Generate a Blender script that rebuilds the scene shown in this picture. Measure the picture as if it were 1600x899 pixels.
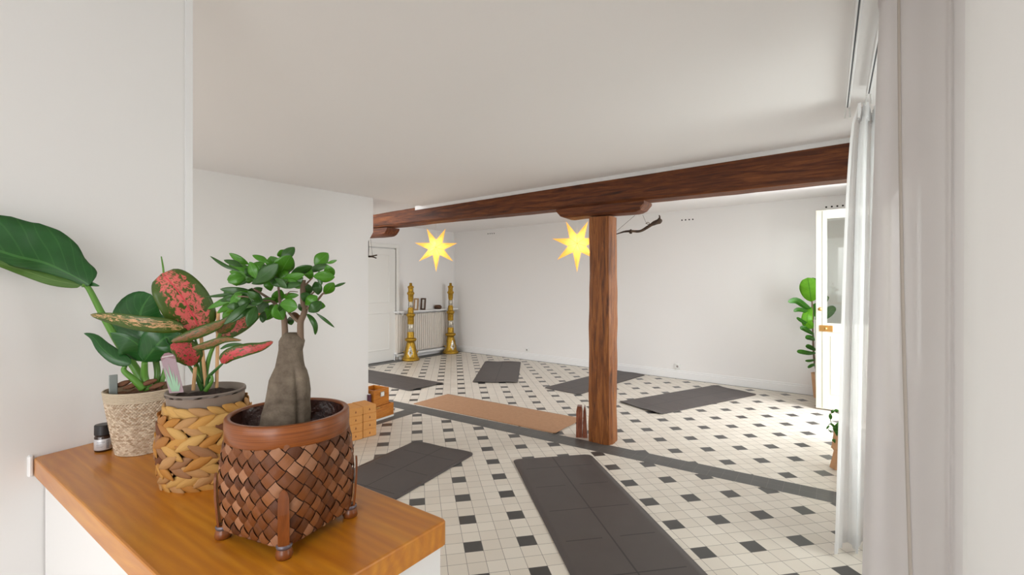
import bpy, math, random
from mathutils import Vector, noise
random.seed(7)
for o in list(bpy.data.objects): bpy.data.objects.remove(o)
S = bpy.context.scene
COL = S.collection
PI = math.pi
F = 738.0; H = 1.45; HY = 444.0            # focal length in pixels, eye height, horizon row of a 1600x899 frame

# ------------------------------------------------------------------ camera
cam = bpy.data.cameras.new('camera'); cam_o = bpy.data.objects.new('camera', cam); COL.objects.link(cam_o)
cam.sensor_width = 36.0; cam.sensor_fit = 'HORIZONTAL'; cam.lens = 36.0 * F / 1600.0
cam_o.location = (0, 0, H); cam_o.rotation_euler = (PI/2, 0, 0)
cam.shift_y = -(449.5 - HY) / 1600.0
cam.clip_start = 0.02; cam.clip_end = 200
S.camera = cam_o

# ------------------------------------------------------------------ light
S.view_settings.view_transform = 'Standard'; S.view_settings.look = 'None'
S.view_settings.gamma = 1.0; S.view_settings.use_curve_mapping = False
S.view_settings.exposure = 0.12
W_ = bpy.data.worlds.new('world'); S.world = W_; W_.use_nodes = True
bg = W_.node_tree.nodes['Background']; bg.inputs[1].default_value = 2.9
_tc = W_.node_tree.nodes.new('ShaderNodeTexCoord'); _sp = W_.node_tree.nodes.new('ShaderNodeSeparateXYZ'); _cr = W_.node_tree.nodes.new('ShaderNodeValToRGB')
W_.node_tree.links.new(_tc.outputs['Generated'], _sp.inputs[0]); _mr = W_.node_tree.nodes.new('ShaderNodeMapRange'); _mr.inputs[1].default_value = -1
W_.node_tree.links.new(_sp.outputs[2], _mr.inputs[0]); W_.node_tree.links.new(_mr.outputs[0], _cr.inputs[0]); W_.node_tree.links.new(_cr.outputs[0], bg.inputs[0])
_e = _cr.color_ramp.elements; _e[0].position = .46; _e[0].color = (.30, .28, .26, 1); _e[1].position = .53; _e[1].color = (1.0, .995, .99, 1)   # ground below, pale overcast sky above

def area_light(name, loc, direction, sx, sy, power, color=(1, 1, 1)):
    l = bpy.data.lights.new(name, 'AREA'); l.shape = 'RECTANGLE'; l.size = sx; l.size_y = sy; l.energy = power; l.color = color
    o = bpy.data.objects.new(name, l); COL.objects.link(o); o.location = loc
    o.rotation_euler = Vector(direction).to_track_quat('-Z', 'Y').to_euler()
    return o
TH = math.radians(35.0)
AD = Vector((math.sin(TH), math.cos(TH), 0))            # runs away from the camera along the window wall
ND = Vector((math.cos(TH), -math.sin(TH), 0))           # points out through the window wall
def wa(a, d=0.42, z=0.0): return AD*a + ND*d + Vector((0, 0, z))
DAY = (0.95, 0.975, 1.0)
area_light('daylight_window_near', wa(1.10, 0.90, 1.35), -ND + AD*.12, .9, 2.0, 8, DAY)
area_light('daylight_window_middle', wa(2.80, 0.95, 1.35), -ND, 1.0, 2.0, 26, DAY)
area_light('fill_light_behind_camera', wa(-2.2, 0.40, 1.35), -ND + AD*.25, 1.6, 2.2, 30, DAY)  # added fill lamp behind the camera, no window is built there
area_light('daylight_window_far', wa(4.6, 0.9, 1.45), -ND, 1.1, 1.9, 52, DAY)
area_light('daylight_door_far', wa(5.98, 0.9, 1.45), -ND - AD*.15 - Vector((0, 0, .35)), 0.95, 2.2, 82, DAY)

# ------------------------------------------------------------------ node helpers
class NT:
    def __init__(s, name):
        s.m = bpy.data.materials.new(name); s.m.use_nodes = True; s.t = s.m.node_tree; s.n = s.t.nodes; s.l = s.t.links
        s.b = s.n['Principled BSDF']; s.out = s.n['Material Output']
    def new(s, ty, **k):
        n = s.n.new(ty)
        for a, v in k.items(): setattr(n, a, v)
        return n
    def put(s, sock, v):
        if v is None: return
        if isinstance(v, (int, float)): sock.default_value = v
        elif isinstance(v, (tuple, list)):
            sock.default_value = tuple(v) + ((1,) if len(v) == 3 and len(sock.default_value) == 4 else ())
        else: s.l.new(v, sock)
    def math(s, op, a, b=None, c=None, clamp=False):
        n = s.new('ShaderNodeMath', operation=op, use_clamp=clamp)
        s.put(n.inputs[0], a); s.put(n.inputs[1], b)
        if c is not None: s.put(n.inputs[2], c)
        return n.outputs[0]
    def mix(s, f, a, b):
        n = s.new('ShaderNodeMix', data_type='RGBA'); s.put(n.inputs[0], f); s.put(n.inputs[6], a); s.put(n.inputs[7], b); return n.outputs[2]
    def ramp(s, f, stops):
        n = s.new('ShaderNodeValToRGB'); e = n.color_ramp.elements
        while len(e) < len(stops): e.new(0.5)
        for x, (p, c) in zip(e, stops): x.position = p; x.color = tuple(c) + (1,)
        s.put(n.inputs[0], f); return n.outputs[0]
    def coord(s, which='Object', scale=(1, 1, 1), rot=(0, 0, 0), loc=(0, 0, 0)):
        t = s.new('ShaderNodeTexCoord'); mp = s.new('ShaderNodeMapping')
        mp.inputs['Scale'].default_value = scale; mp.inputs['Rotation'].default_value = rot; mp.inputs['Location'].default_value = loc
        s.l.new(t.outputs[which], mp.inputs[0]); return mp.outputs[0]
    def noise(s, vec, scale, detail=4, rough=.55, dist=0):
        n = s.new('ShaderNodeTexNoise'); s.put(n.inputs['Vector'], vec); n.inputs['Scale'].default_value = scale
        n.inputs['Detail'].default_value = detail; n.inputs['Roughness'].default_value = rough; n.inputs['Distortion'].default_value = dist
        return n.outputs['Fac']
    def bump(s, h, strength=.3, dist=.01):
        n = s.new('ShaderNodeBump'); n.inputs['Strength'].default_value = strength; n.inputs['Distance'].default_value = dist
        s.put(n.inputs['Height'], h); s.l.new(n.outputs[0], s.b.inputs['Normal'])
    def base(s, c=None, r=None, metal=None, spec=None):
        s.put(s.b.inputs['Base Color'], c); s.put(s.b.inputs['Roughness'], r); s.put(s.b.inputs['Metallic'], metal)
        s.put(s.b.inputs['Specular IOR Level'], spec); return s

def plain(name, c, r=.6, metal=0, bump=0, bscale=60, var=0, spec=.5):
    t = NT(name); col = c
    if var:
        nz = t.noise(t.coord(), bscale * .2, 3)
        col = t.mix(nz, tuple(x * (1 - var) for x in c), tuple(min(1, x * (1 + var)) for x in c))
    t.base(col, r, metal, spec)
    if bump: t.bump(t.noise(t.coord(), bscale, 4), bump, .004)
    return t.m

def colattr(name, r=.7, grain=None, spec=.3):
    """colour stored per piece (each strip, straw or stitch keeps its own dye)"""
    t = NT(name); a = t.new('ShaderNodeAttribute'); a.attribute_name = 'dye'
    col = a.outputs['Color']
    if grain:
        nz = t.noise(t.coord('UV', scale=grain), 1.0, 3, .6)
        col = t.mix(t.math('MULTIPLY', nz, .55), col, (0.10, .035, .012))
        t.bump(nz, .35, .002)
    t.base(col, r, 0, spec); return t.m

# ------------------------------------------------------------------ materials
wall_m = plain('wall_paint', (.80, .787, .775), .75, bump=.05, bscale=25, spec=.2)
ceil_m = plain('ceiling_paint', (.85, .825, .815), .8, spec=.2)
trim_m = plain('trim_paint', (.80, .80, .80), .4)
door_m = plain('door_paint', (.76, .75, .72), .45)
cream_m = plain('cream_paint', (.73, .715, .61), .4)

def tile_mat(name, th, ox, oy, t):
    m = NT(name); g = m.new('ShaderNodeNewGeometry'); sp = m.new('ShaderNodeSeparateXYZ'); m.l.new(g.outputs['Position'], sp.inputs[0])
    x = m.math('SUBTRACT', sp.outputs[0], ox); y = m.math('SUBTRACT', sp.outputs[1], oy); c, s_ = math.cos(th), math.sin(th)
    u = m.math('DIVIDE', m.math('ADD', m.math('MULTIPLY', x, c), m.math('MULTIPLY', y, s_)), t)
    v = m.math('DIVIDE', m.math('SUBTRACT', m.math('MULTIPLY', y, c), m.math('MULTIPLY', x, s_)), t)
    iu = m.math('FLOOR', u); iv = m.math('FLOOR', v)
    du = m.math('LESS_THAN', m.math('FLOORED_MODULO', m.math('ADD', iu, .01), 3.0), .5)
    dv = m.math('LESS_THAN', m.math('FLOORED_MODULO', m.math('ADD', iv, 1.01), 3.0), .5)
    dark = m.math('MULTIPLY', du, dv)
    def edge(w, i):
        f = m.math('SUBTRACT', w, i); return m.math('MAXIMUM', m.math('LESS_THAN', f, .016), m.math('GREATER_THAN', f, .984))
    gr = m.math('MAXIMUM', edge(u, iu), edge(v, iv))
    cb = m.new('ShaderNodeCombineXYZ'); m.put(cb.inputs[0], iu); m.put(cb.inputs[1], iv)
    wn = m.new('ShaderNodeTexWhiteNoise'); m.l.new(cb.outputs[0], wn.inputs['Vector']); wv = wn.outputs['Value']
    white = m.mix(wv, (.64, .585, .51), (.73, .68, .605))
    big = m.noise(m.coord(), 1.3, 3); white = m.mix(m.math('MULTIPLY', big, .35), white, (.60, .52, .42))
    blk = m.mix(wv, (.048, .045, .043), (.074, .071, .068))
    col = m.mix(dark, white, blk)
    col = m.mix(gr, col, m.mix(dark, (.30, .27, .24), (.10, .095, .09)))
    m.base(col, m.math('ADD', m.math('MULTIPLY', gr, .4), m.math('ADD', .30, m.math('MULTIPLY', wv, .12))), 0, .45)
    m.bump(m.math('SUBTRACT', 1.0, gr), .25, .002)
    return m.m
near_tile = tile_mat('near_floor_tiles', .19876, .97357, 2.58792, .10092)
far_tile = tile_mat('far_floor_tiles', .12274, 1.02566, 4.40849, .10023)

def band_mat():
    m = NT('dark_band_tiles'); v = m.coord('UV'); sp = m.new('ShaderNodeSeparateXYZ'); m.l.new(v, sp.inputs[0])
    fu = m.math('FRACT', m.math('MULTIPLY', sp.outputs[0], 10.0)); fv = m.math('FRACT', m.math('MULTIPLY', sp.outputs[1], 2.0))
    g = m.math('MAXIMUM', m.math('LESS_THAN', fu, .025), m.math('LESS_THAN', m.math('ABSOLUTE', m.math('SUBTRACT', fv, .5)), 0.0))
    g = m.math('MAXIMUM', g, m.math('LESS_THAN', fv, .025))
    nz = m.noise(m.coord(), 6, 3)
    m.base(m.mix(g, m.mix(nz, (.055, .052, .050), (.105, .105, .10)), (.15, .14, .13)), .42, 0, .5); return m.m
band_m = band_mat()

def wood(name, c1, c2, c3=None, scale=(1, 12, 12), rough=.45, bump=.2, coat=0, wave=6, ndist=1.0):
    t = NT(name); v = t.coord('Object', scale=scale)
    n1 = t.noise(v, 2.2, 6, .6, ndist); n2 = t.noise(v, 14, 4, .6)
    col = t.ramp(n1, [(.28, c1), (.50, c2), (.70, c3 or c2)])
    col = t.mix(t.math('MULTIPLY', n2, .45), col, c1)
    t.base(col, rough, 0, .4)
    if coat: t.b.inputs['Coat Weight'].default_value = coat; t.b.inputs['Coat Roughness'].default_value = .12
    t.bump(t.math('ADD', n1, t.math('MULTIPLY', n2, .5)), bump, .006)
    return t.m
beam_m = wood('old_oak_beam', (.036, .008, .002), (.145, .036, .006), (.29, .088, .018), (1.2, 14, 14), .55, .7)
post_m = wood('old_oak_post', (.050, .013, .003), (.28, .084, .013), (.46, .17, .036), (14, 14, 1.2), .5, .8)
drift_m = wood('driftwood', (.02, .012, .008), (.07, .04, .024), (.13, .075, .04), (10, 10, 10), .8, .6)
red_m = wood('red_wood', (.10, .020, .008), (.28, .075, .030), (.40, .13, .06), (20, 20, 3), .35, .1, .3)
box_m = wood('varnished_box_wood', (.30, .085, .006), (.56, .19, .018), (.66, .27, .035), (2.5, 2.5, 26), .3, .05, .4)
dark_frame_m = wood('frame_wood', (.03, .012, .006), (.10, .045, .022), (.15, .07, .035), (10, 10, 10), .5, .1)

def counter_mat():
    t = NT('pine_counter'); v = t.coord('Object', scale=(1.1, 9, 9))
    n1 = t.noise(v, 1.6, 5, .55, 2.2); n2 = t.noise(t.coord('Object', scale=(3, 90, 60)), 1.5, 4)
    wv = t.new('ShaderNodeTexWave'); wv.wave_type = 'BANDS'; wv.bands_direction = 'Y'; wv.inputs['Scale'].default_value = 2.3
    wv.inputs['Distortion'].default_value = 5.5; wv.inputs['Detail'].default_value = 2.5; wv.inputs['Detail Scale'].default_value = .8
    t.l.new(t.coord('Object', scale=(1.2, 7, 7)), wv.inputs['Vector'])
    col = t.ramp(n1, [(.3, (.50, .16, .007)), (.55, (.64, .245, .012)), (.75, (.72, .32, .026))])
    col = t.mix(t.math('MULTIPLY', wv.outputs['Fac'], .35), col, (.36, .10, .010))
    col = t.mix(t.math('MULTIPLY', n2, .25), col, (.34, .11, .018))
    t.base(col, .33, 0, .5); t.b.inputs['Coat Weight'].default_value = .25; t.b.inputs['Coat Roughness'].default_value = .10
    t.bump(n2, .08, .002); return t.m
counter_m = counter_mat()

def mat_rubber():
    t = NT('dark_rubber'); v = t.coord('UV'); sp = t.new('ShaderNodeSeparateXYZ'); t.l.new(v, sp.inputs[0]); u, w = sp.outputs[0], sp.outputs[1]
    def line(x, p, d): return t.math('LESS_THAN', t.math('ABSOLUTE', t.math('SUBTRACT', x, p)), d)
    ln = line(w, .5, .007)
    for p in (.12, .305, .5, .695, .88):
        seg = t.math('MULTIPLY', line(u, p, .0024), t.math('LESS_THAN', t.math('ABSOLUTE', t.math('SUBTRACT', w, .5)), .40))
        seg = t.math('MULTIPLY', seg, t.math('GREATER_THAN', t.math('ABSOLUTE', t.math('SUBTRACT', w, .5)), .08 if p in (.305, .695) else .0))
        ln = t.math('MAXIMUM', ln, seg)
    nz = t.noise(t.coord(), 5, 3); fine = t.noise(t.coord(), 240, 2)
    col = t.mix(nz, (.066, .054, .051), (.084, .071, .067)); col = t.mix(ln, col, (.028, .025, .024))
    t.base(col, .52, 0, .45); t.bump(fine, .12, .001); return t.m
rubber_m = mat_rubber()
rubber_edge_m = plain('dark_rubber_edge', (.03, .028, .027), .8)
def cork(name, c1, c2, sc):
    t = NT(name); n1 = t.noise(t.coord(), sc, 5, .7); n2 = t.noise(t.coord(), sc * 5, 3, .7)
    t.base(t.mix(t.math('ADD', t.math('MULTIPLY', n1, .6), t.math('MULTIPLY', n2, .4)), c1, c2), .7, 0, .25); t.bump(n2, .15, .001); return t.m
cork_mat_m = cork('cork_sheet', (.30, .155, .080), (.54, .32, .19), 22)
cork_block_m = cork('cork_brick', (.58, .24, .060), (.82, .43, .15), 50)
mark_m = plain('brown_print', (.30, .10, .035), .8)

def gold_mat():
    t = NT('gilded_metal'); n = t.noise(t.coord(), 60, 4, .7)
    t.base(t.ramp(n, [(.3, (.20, .105, .010)), (.6, (.52, .31, .035))]), .36, .75); t.bump(n, .6, .006); return t.m
gold_m = gold_mat()
def silver_mat():
    t = NT('silver_mosaic'); v = t.new('ShaderNodeTexVoronoi'); v.inputs['Scale'].default_value = 45; t.l.new(t.coord(), v.inputs['Vector'])
    t.base(t.mix(v.outputs['Color'], (.22, .19, .14), (.62, .58, .50)), .3, .6); t.bump(v.outputs['Distance'], .4, .004); return t.m
silver_m = silver_mat()
brass_m = plain('brass', (.62, .38, .12), .25, .9)
black_m = plain('black_plastic', (.018, .018, .02), .4)
white_plastic_m = plain('white_plastic', (.78, .78, .76), .35)
hole_m = plain('dark_hole', (.015, .014, .013), .9)
wire_m = plain('thin_wire', (.10, .07, .05), .5)
rad_m = plain('radiator_enamel', (.68, .63, .57), .4)
amber_m = plain('amber_glass_dark', (.035, .014, .008), .08, spec=.8)
soil_m = plain('potting_soil', (.035, .020, .014), .9, bump=1, bscale=120, var=.5)
bark_m = plain('coir_bark', (.16, .065, .030), .8, bump=1, bscale=70, var=.4)
taupe_m = plain('taupe_plastic', (.245, .195, .16), .45)
tan_m = plain('tan_wrapped_fibre', (.58, .33, .17), .75, bump=.4, bscale=60, var=.2)
stake_m = plain('bamboo_stake', (.62, .36, .16), .6)
paper_m = plain('paper_white', (.80, .79, .76), .7)
label_ink = plain('printed_ink', (.09, .09, .10), .7)
liner_m = plain('brown_liner', (.060, .022, .016), .16, bump=.9, bscale=38, var=.4, spec=.8)
strap_m = wood('bamboo_strap', (.13, .032, .006), (.23, .066, .014), (.33, .11, .030), (18, 18, 2), .3, .1, .3)
rim_m = NT('bamboo_rim')
_n = rim_m.noise(rim_m.coord('UV', scale=(3, 40, 1)), 1.0, 3); rim_m.base(rim_m.ramp(_n, [(.3, (.15, .036, .007)), (.7, (.30, .090, .020))]), .28, 0, .4); rim_m = rim_m.m
weave_m = colattr('bamboo_weave', .38, (2.2, .6, 1), .32)
wick_m = colattr('water_hyacinth', .6, (1, 1, 1), .3)
jute_m = colattr('jute_cord', .85, None, .1)
core_m = plain('basket_gap', (.035, .014, .007), .9)
jute_core_m = plain('jute_core', (.34, .23, .14), .9)
purple_m = plain('purple_book_cloth', (.075, .018, .045), .5)
tag_m = plain('mauve_card', (.36, .26, .29), .7)
tag_dark_m = plain('mauve_dark_print', (.26, .14, .16), .5)
tag_green_m = plain('pale_green_print', (.30, .50, .34), .6)
clear_tag_m = plain('grey_plastic_tag', (.30, .33, .32), .25)

def leaf_mat(name, dark, light, vein, rough=.32, trans=.25, gloss=.5):
    t = NT(name); v = t.coord('UV'); sp = t.new('ShaderNodeSeparateXYZ'); t.l.new(v, sp.inputs[0]); u, w = sp.outputs[0], sp.outputs[1]
    d = t.math('ABSOLUTE', t.math('SUBTRACT', w, .5))
    mid = t.math('LESS_THAN', d, .025)
    side = t.math('GREATER_THAN', t.math('SINE', t.math('MULTIPLY', t.math('SUBTRACT', u, t.math('MULTIPLY', d, .5)), 62.0)), .93)
    nz = t.noise(t.coord(), 25, 3)
    col = t.mix(nz, dark, light); col = t.mix(t.math('MULTIPLY', side, .25), col, vein); col = t.mix(t.math('MULTIPLY', mid, .7), col, vein)
    t.base(col, rough, 0, gloss)
    tr = t.new('ShaderNodeBsdfTranslucent'); t.put(tr.inputs[0], col); mx = t.new('ShaderNodeMixShader'); mx.inputs[0].default_value = trans
    t.l.new(t.b.outputs[0], mx.inputs[1]); t.l.new(tr.outputs[0], mx.inputs[2]); t.l.new(mx.outputs[0], t.out.inputs[0])
    t.bump(t.math('ADD', side, t.math('MULTIPLY', mid, 2.0)), .12, .002)
    return t.m
philo_m = leaf_mat('philodendron_leaf', (.012, .070, .014), (.028, .135, .028), (.07, .22, .05), .28, .15)
philo_lt_m = leaf_mat('philodendron_new_leaf', (.08, .18, .03), (.14, .28, .06), (.22, .36, .10), .35, .3)
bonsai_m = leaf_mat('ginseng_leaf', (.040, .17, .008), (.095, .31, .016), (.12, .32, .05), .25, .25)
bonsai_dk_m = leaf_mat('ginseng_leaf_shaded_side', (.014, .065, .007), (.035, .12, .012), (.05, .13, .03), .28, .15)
fig_m = leaf_mat('fiddle_leaf', (.03, .15, .012), (.07, .28, .025), (.25, .45, .10), .35, .35)
fig_lt_m = leaf_mat('fiddle_new_leaf', (.16, .46, .02), (.26, .62, .04), (.08, .28, .02), .35, .45)
stem_m = plain('green_stem', (.10, .26, .03), .4)
stem_dk_m = plain('dark_green_stem', (.035, .13, .02), .4)
twig_m = plain('brown_twig', (.17, .11, .07), .7, bump=.5, bscale=80)
trunk_m = NT('ginseng_trunk')
_a = trunk_m.noise(trunk_m.coord('Object', scale=(16, 16, 22)), 1.6, 5, .65); _b = trunk_m.noise(trunk_m.coord(), 130, 4)
trunk_m.base(trunk_m.ramp(_a, [(.3, (.075, .055, .038)), (.7, (.215, .17, .125))]), .75, 0, .25); trunk_m.bump(trunk_m.math('ADD', _a, _b), .5, .004); trunk_m = trunk_m.m

def aglao(name, pink, cream, cover):
    t = NT(name); v = t.coord('UV'); sp = t.new('ShaderNodeSeparateXYZ'); t.l.new(v, sp.inputs[0]); u, w = sp.outputs[0], sp.outputs[1]
    d = t.math('MULTIPLY', t.math('ABSOLUTE', t.math('SUBTRACT', w, .5)), 2.0)
    n = t.noise(t.coord('UV', scale=(13, 9, 1), rot=(0, 0, .6)), 1.0, 5, .7, 1.0)
    n2 = t.noise(t.coord('UV', scale=(3, 3, 1)), 1.0, 2)
    m = t.math('SUBTRACT', t.math('ADD', n, cover), t.math('MULTIPLY', t.math('POWER', d, 4.0), .5))
    m = t.math('MULTIPLY', t.math('SUBTRACT', m, .5), 14.0, clamp=True)
    pk = t.mix(n2, pink, cream); gr = t.mix(n, (.035, .085, .010), (.10, .16, .02))
    col = t.mix(m, gr, pk); col = t.mix(t.math('LESS_THAN', t.math('ABSOLUTE', t.math('SUBTRACT', w, .5)), .015), col, pink)
    t.base(col, .35, 0, .5)
    tr = t.new('ShaderNodeBsdfTranslucent'); t.put(tr.inputs[0], col); mx = t.new('ShaderNodeMixShader'); mx.inputs[0].default_value = .2
    t.l.new(t.b.outputs[0], mx.inputs[1]); t.l.new(tr.outputs[0], mx.inputs[2]); t.l.new(mx.outputs[0], t.out.inputs[0]); return t.m
ag_pink = aglao('pink_mottled_leaf', (.74, .075, .10), (.80, .26, .20), .07)
ag_red = aglao('red_mottled_leaf', (.62, .05, .07), (.70, .12, .12), .10)
ag_cream = aglao('cream_mottled_leaf', (.72, .38, .20), (.70, .45, .22), .02)
ag_brown = aglao('brown_green_leaf', (.26, .085, .035), (.30, .15, .05), .08)

def glass_mat():
    t = NT('window_glass'); t.n.remove(t.b); tr = t.new('ShaderNodeBsdfTransparent'); tr.inputs[0].default_value = (.93, .95, .93, 1)
    gl = t.new('ShaderNodeBsdfGlossy'); gl.inputs['Roughness'].default_value = .03; mx = t.new('ShaderNodeMixShader'); mx.inputs[0].default_value = .10
    t.l.new(tr.outputs[0], mx.inputs[1]); t.l.new(gl.outputs[0], mx.inputs[2]); t.l.new(mx.outputs[0], t.out.inputs[0]); return t.m
glass_m = glass_mat()
def curtain_mat(name, col, transp, transl):
    t = NT(name); t.base(col, .85, 0, .1)
    wv = t.noise(t.coord('Object', scale=(60, 60, 1.2)), 1.0, 3)
    t.bump(wv, .06, .004)
    tl = t.new('ShaderNodeBsdfTranslucent'); tl.inputs[0].default_value = col + (1,)
    tp = t.new('ShaderNodeBsdfTransparent')
    m1 = t.new('ShaderNodeMixShader'); m1.inputs[0].default_value = transl; m2 = t.new('ShaderNodeMixShader'); m2.inputs[0].default_value = transp
    t.l.new(t.b.outputs[0], m1.inputs[1]); t.l.new(tl.outputs[0], m1.inputs[2]); t.l.new(m1.outputs[0], m2.inputs[1]); t.l.new(tp.outputs[0], m2.inputs[2])
    t.l.new(m2.outputs[0], t.out.inputs[0]); return t.m
voile_m = curtain_mat('white_voile', (.74, .705, .70), .03, .36)
panel_m = curtain_mat('white_lining_cloth', (.74, .715, .70), .01, .28)
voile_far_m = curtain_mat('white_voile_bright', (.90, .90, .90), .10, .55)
seam_m = plain('curtain_seam', (.50, .45, .40), .85)
def star_mat():
    t = NT('star_paper'); t.base((.90, .55, .12), .8, 0, .1)
    t.b.inputs['Emission Color'].default_value = (1, .62, .15, 1); t.b.inputs['Emission Strength'].default_value = .55
    tl = t.new('ShaderNodeBsdfTranslucent'); tl.inputs[0].default_value = (1, .74, .34, 1); mx = t.new('ShaderNodeMixShader'); mx.inputs[0].default_value = .5
    t.l.new(t.b.outputs[0], mx.inputs[1]); t.l.new(tl.outputs[0], mx.inputs[2])
    t.l.new(mx.outputs[0], t.out.inputs[0]); return t.m
star_m = star_mat()

# ------------------------------------------------------------------ mesh helpers
def W(px, py, Y):            # the point that the camera sees at (px, py) at distance Y
    return Vector(((px - 800) / F * Y, Y, H - (py - HY) / F * Y))
def G(px, py, z=0.0):        # the point of a level surface at height z seen at (px, py)
    Y = F * (H - z) / (py - HY); return Vector(((px - 800) / F * Y, Y, z))

class MB:
    def __init__(s): s.v = []; s.f = []; s.uv = []; s.c = []; s.has_c = False
    def add(s, verts, faces, uvs=None, dye=None):
        k = len(s.v); s.v += [Vector(p) for p in verts]
        for i, f in enumerate(faces):
            s.f.append(tuple(k + j for j in f))
            s.uv.append([uvs[j] for j in f] if uvs else None); s.c.append(dye)
        if dye: s.has_c = True
        return s
    def box(s, c, d, rz=0.0, bev=0.0, M=None):
        cx, cy, cz = c; x, y, z = d[0]/2, d[1]/2, d[2]/2; b = min(bev, x*.9, y*.9, z*.9)
        vs = []; fs = []
        if b <= 0:
            vs = [(i*x, j*y, k*z) for k in (-1, 1) for j in (-1, 1) for i in (-1, 1)]
            fs = [(0, 2, 3, 1), (4, 5, 7, 6), (0, 1, 5, 4), (2, 6, 7, 3), (0, 4, 6, 2), (1, 3, 7, 5)]
        else:
            def ring(a, q, zz): return [(-a, -q, zz), (a, -q, zz), (a, q, zz), (-a, q, zz)]
            def oct_(xx, yy, zz): return [(-xx+b, -yy, zz), (xx-b, -yy, zz), (xx, -yy+b, zz), (xx, yy-b, zz), (xx-b, yy, zz), (-xx+b, yy, zz), (-xx, yy-b, zz), (-xx, -yy+b, zz)]
            def oct_in(zz): return [(-x+b, -y+b, zz), (x-b, -y+b, zz), (x-b, -y+b, zz), (x-b, y-b, zz), (x-b, y-b, zz), (-x+b, y-b, zz), (-x+b, y-b, zz), (-x+b, -y+b, zz)]
            rings = [oct_in(-z), oct_(x, y, -z+b), oct_(x, y, z-b), oct_in(z)]
            for r in rings: vs += r
            for k in range(3):
                for i in range(8):
                    j = (i+1) % 8; fs.append((k*8+i, k*8+j, k*8+8+j, k*8+8+i))
            fs.append((7, 5, 3, 1)); fs.append((24+1, 24+3, 24+5, 24+7))
        cc, ss = math.cos(rz), math.sin(rz)
        out = [Vector((cx + px*cc - py*ss, cy + px*ss + py*cc, cz + pz)) for px, py, pz in vs]
        return s.add(out, fs)
    def prism(s, pts, z0, z1):
        n = len(pts); a = sum(pts[i][0]*pts[(i+1) % n][1] - pts[(i+1) % n][0]*pts[i][1] for i in range(n))
        if a < 0: pts = pts[::-1]
        g0 = z0 if callable(z0) else (lambda p: z0); g1 = z1 if callable(z1) else (lambda p: z1)
        vs = [(p[0], p[1], g0(p)) for p in pts] + [(p[0], p[1], g1(p)) for p in pts]
        fs = [tuple(range(n))[::-1], tuple(range(n, 2*n))] + [(i, (i+1) % n, n+(i+1) % n, n+i) for i in range(n)]
        return s.add(vs, fs)
    def lathe(s, prof, c=(0, 0, 0), n=32, caps=True):
        vs = []; fs = []
        for r, z in prof:
            for i in range(n):
                a = 2*PI*i/n; vs.append((c[0]+r*math.cos(a), c[1]+r*math.sin(a), c[2]+z))
        for k in range(len(prof)-1):
            for i in range(n):
                j = (i+1) % n; fs.append((k*n+i, k*n+j, (k+1)*n+j, (k+1)*n+i))
        if caps: fs.append(tuple(range(n))[::-1]); fs.append(tuple((len(prof)-1)*n+i for i in range(n)))
        uv = [((i % n)/n, prof[i//n][1]*10) for i in range(len(vs))]
        return s.add(vs, fs, uv)
    def tube(s, pts, r, n=8, caps=True):
        pts = [Vector(p) for p in pts]; m = len(pts); rr = r if isinstance(r, (list, tuple)) else [r]*m
        vs = []; prev = None
        for i, p in enumerate(pts):
            t = (pts[min(i+1, m-1)] - pts[max(i-1, 0)]).normalized()
            if prev is None: u = t.cross(Vector((0, 0, 1))); u = u if u.length > .1 else t.cross(Vector((1, 0, 0)))
            else: u = prev - t*prev.dot(t)
            u.normalize(); prev = u; w = t.cross(u)
            for k in range(n):
                a = 2*PI*k/n; vs.append(p + (u*math.cos(a) + w*math.sin(a))*rr[i])
        fs = [(k*n+i, k*n+(i+1) % n, (k+1)*n+(i+1) % n, (k+1)*n+i) for k in range(m-1) for i in range(n)]
        if caps: fs += [tuple(range(n))[::-1], tuple((m-1)*n+i for i in range(n))]
        return s.add(vs, fs)
    def build(s, name, mat, parent=None, smooth=False, solid=0.0):
        off = parent.location.copy() if parent else Vector((0, 0, 0))
        if parent and parent.parent: off = off + parent.parent.location
        me = bpy.data.meshes.new(name); me.from_pydata([tuple(v - off) for v in s.v], [], s.f)
        if any(s.uv):
            ul = me.uv_layers.new(name='UVMap'); k = 0
            for f, u in zip(s.f, s.uv):
                for j in range(len(f)): ul.data[k].uv = u[j] if u else (0, 0); k += 1
        if s.has_c:
            ca = me.color_attributes.new('dye', 'FLOAT_COLOR', 'CORNER'); k = 0
            for f, c in zip(s.f, s.c):
                for j in range(len(f)): ca.data[k].color = (tuple(c) if c else (.5, .5, .5)) + (1,); k += 1
        if smooth:
            for p in me.polygons: p.use_smooth = True
        me.materials.append(mat); o = bpy.data.objects.new(name, me); COL.objects.link(o)
        if parent: o.parent = parent
        if solid:
            md = o.modifiers.new('thickness', 'SOLIDIFY'); md.thickness = solid; md.offset = 0
        return o

def spline(P, n=8):
    P = [Vector(p) for p in P]; out = []
    for i in range(len(P)-1):
        a, b, c, d = P[max(i-1, 0)], P[i], P[i+1], P[min(i+2, len(P)-1)]
        for k in range(n):
            t = k/n; out.append(.5*((2*b) + (c-a)*t + (2*a-5*b+4*c-d)*t*t + (3*b-a-3*c+d)*t**3))
    out.append(P[-1]); return out

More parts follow.
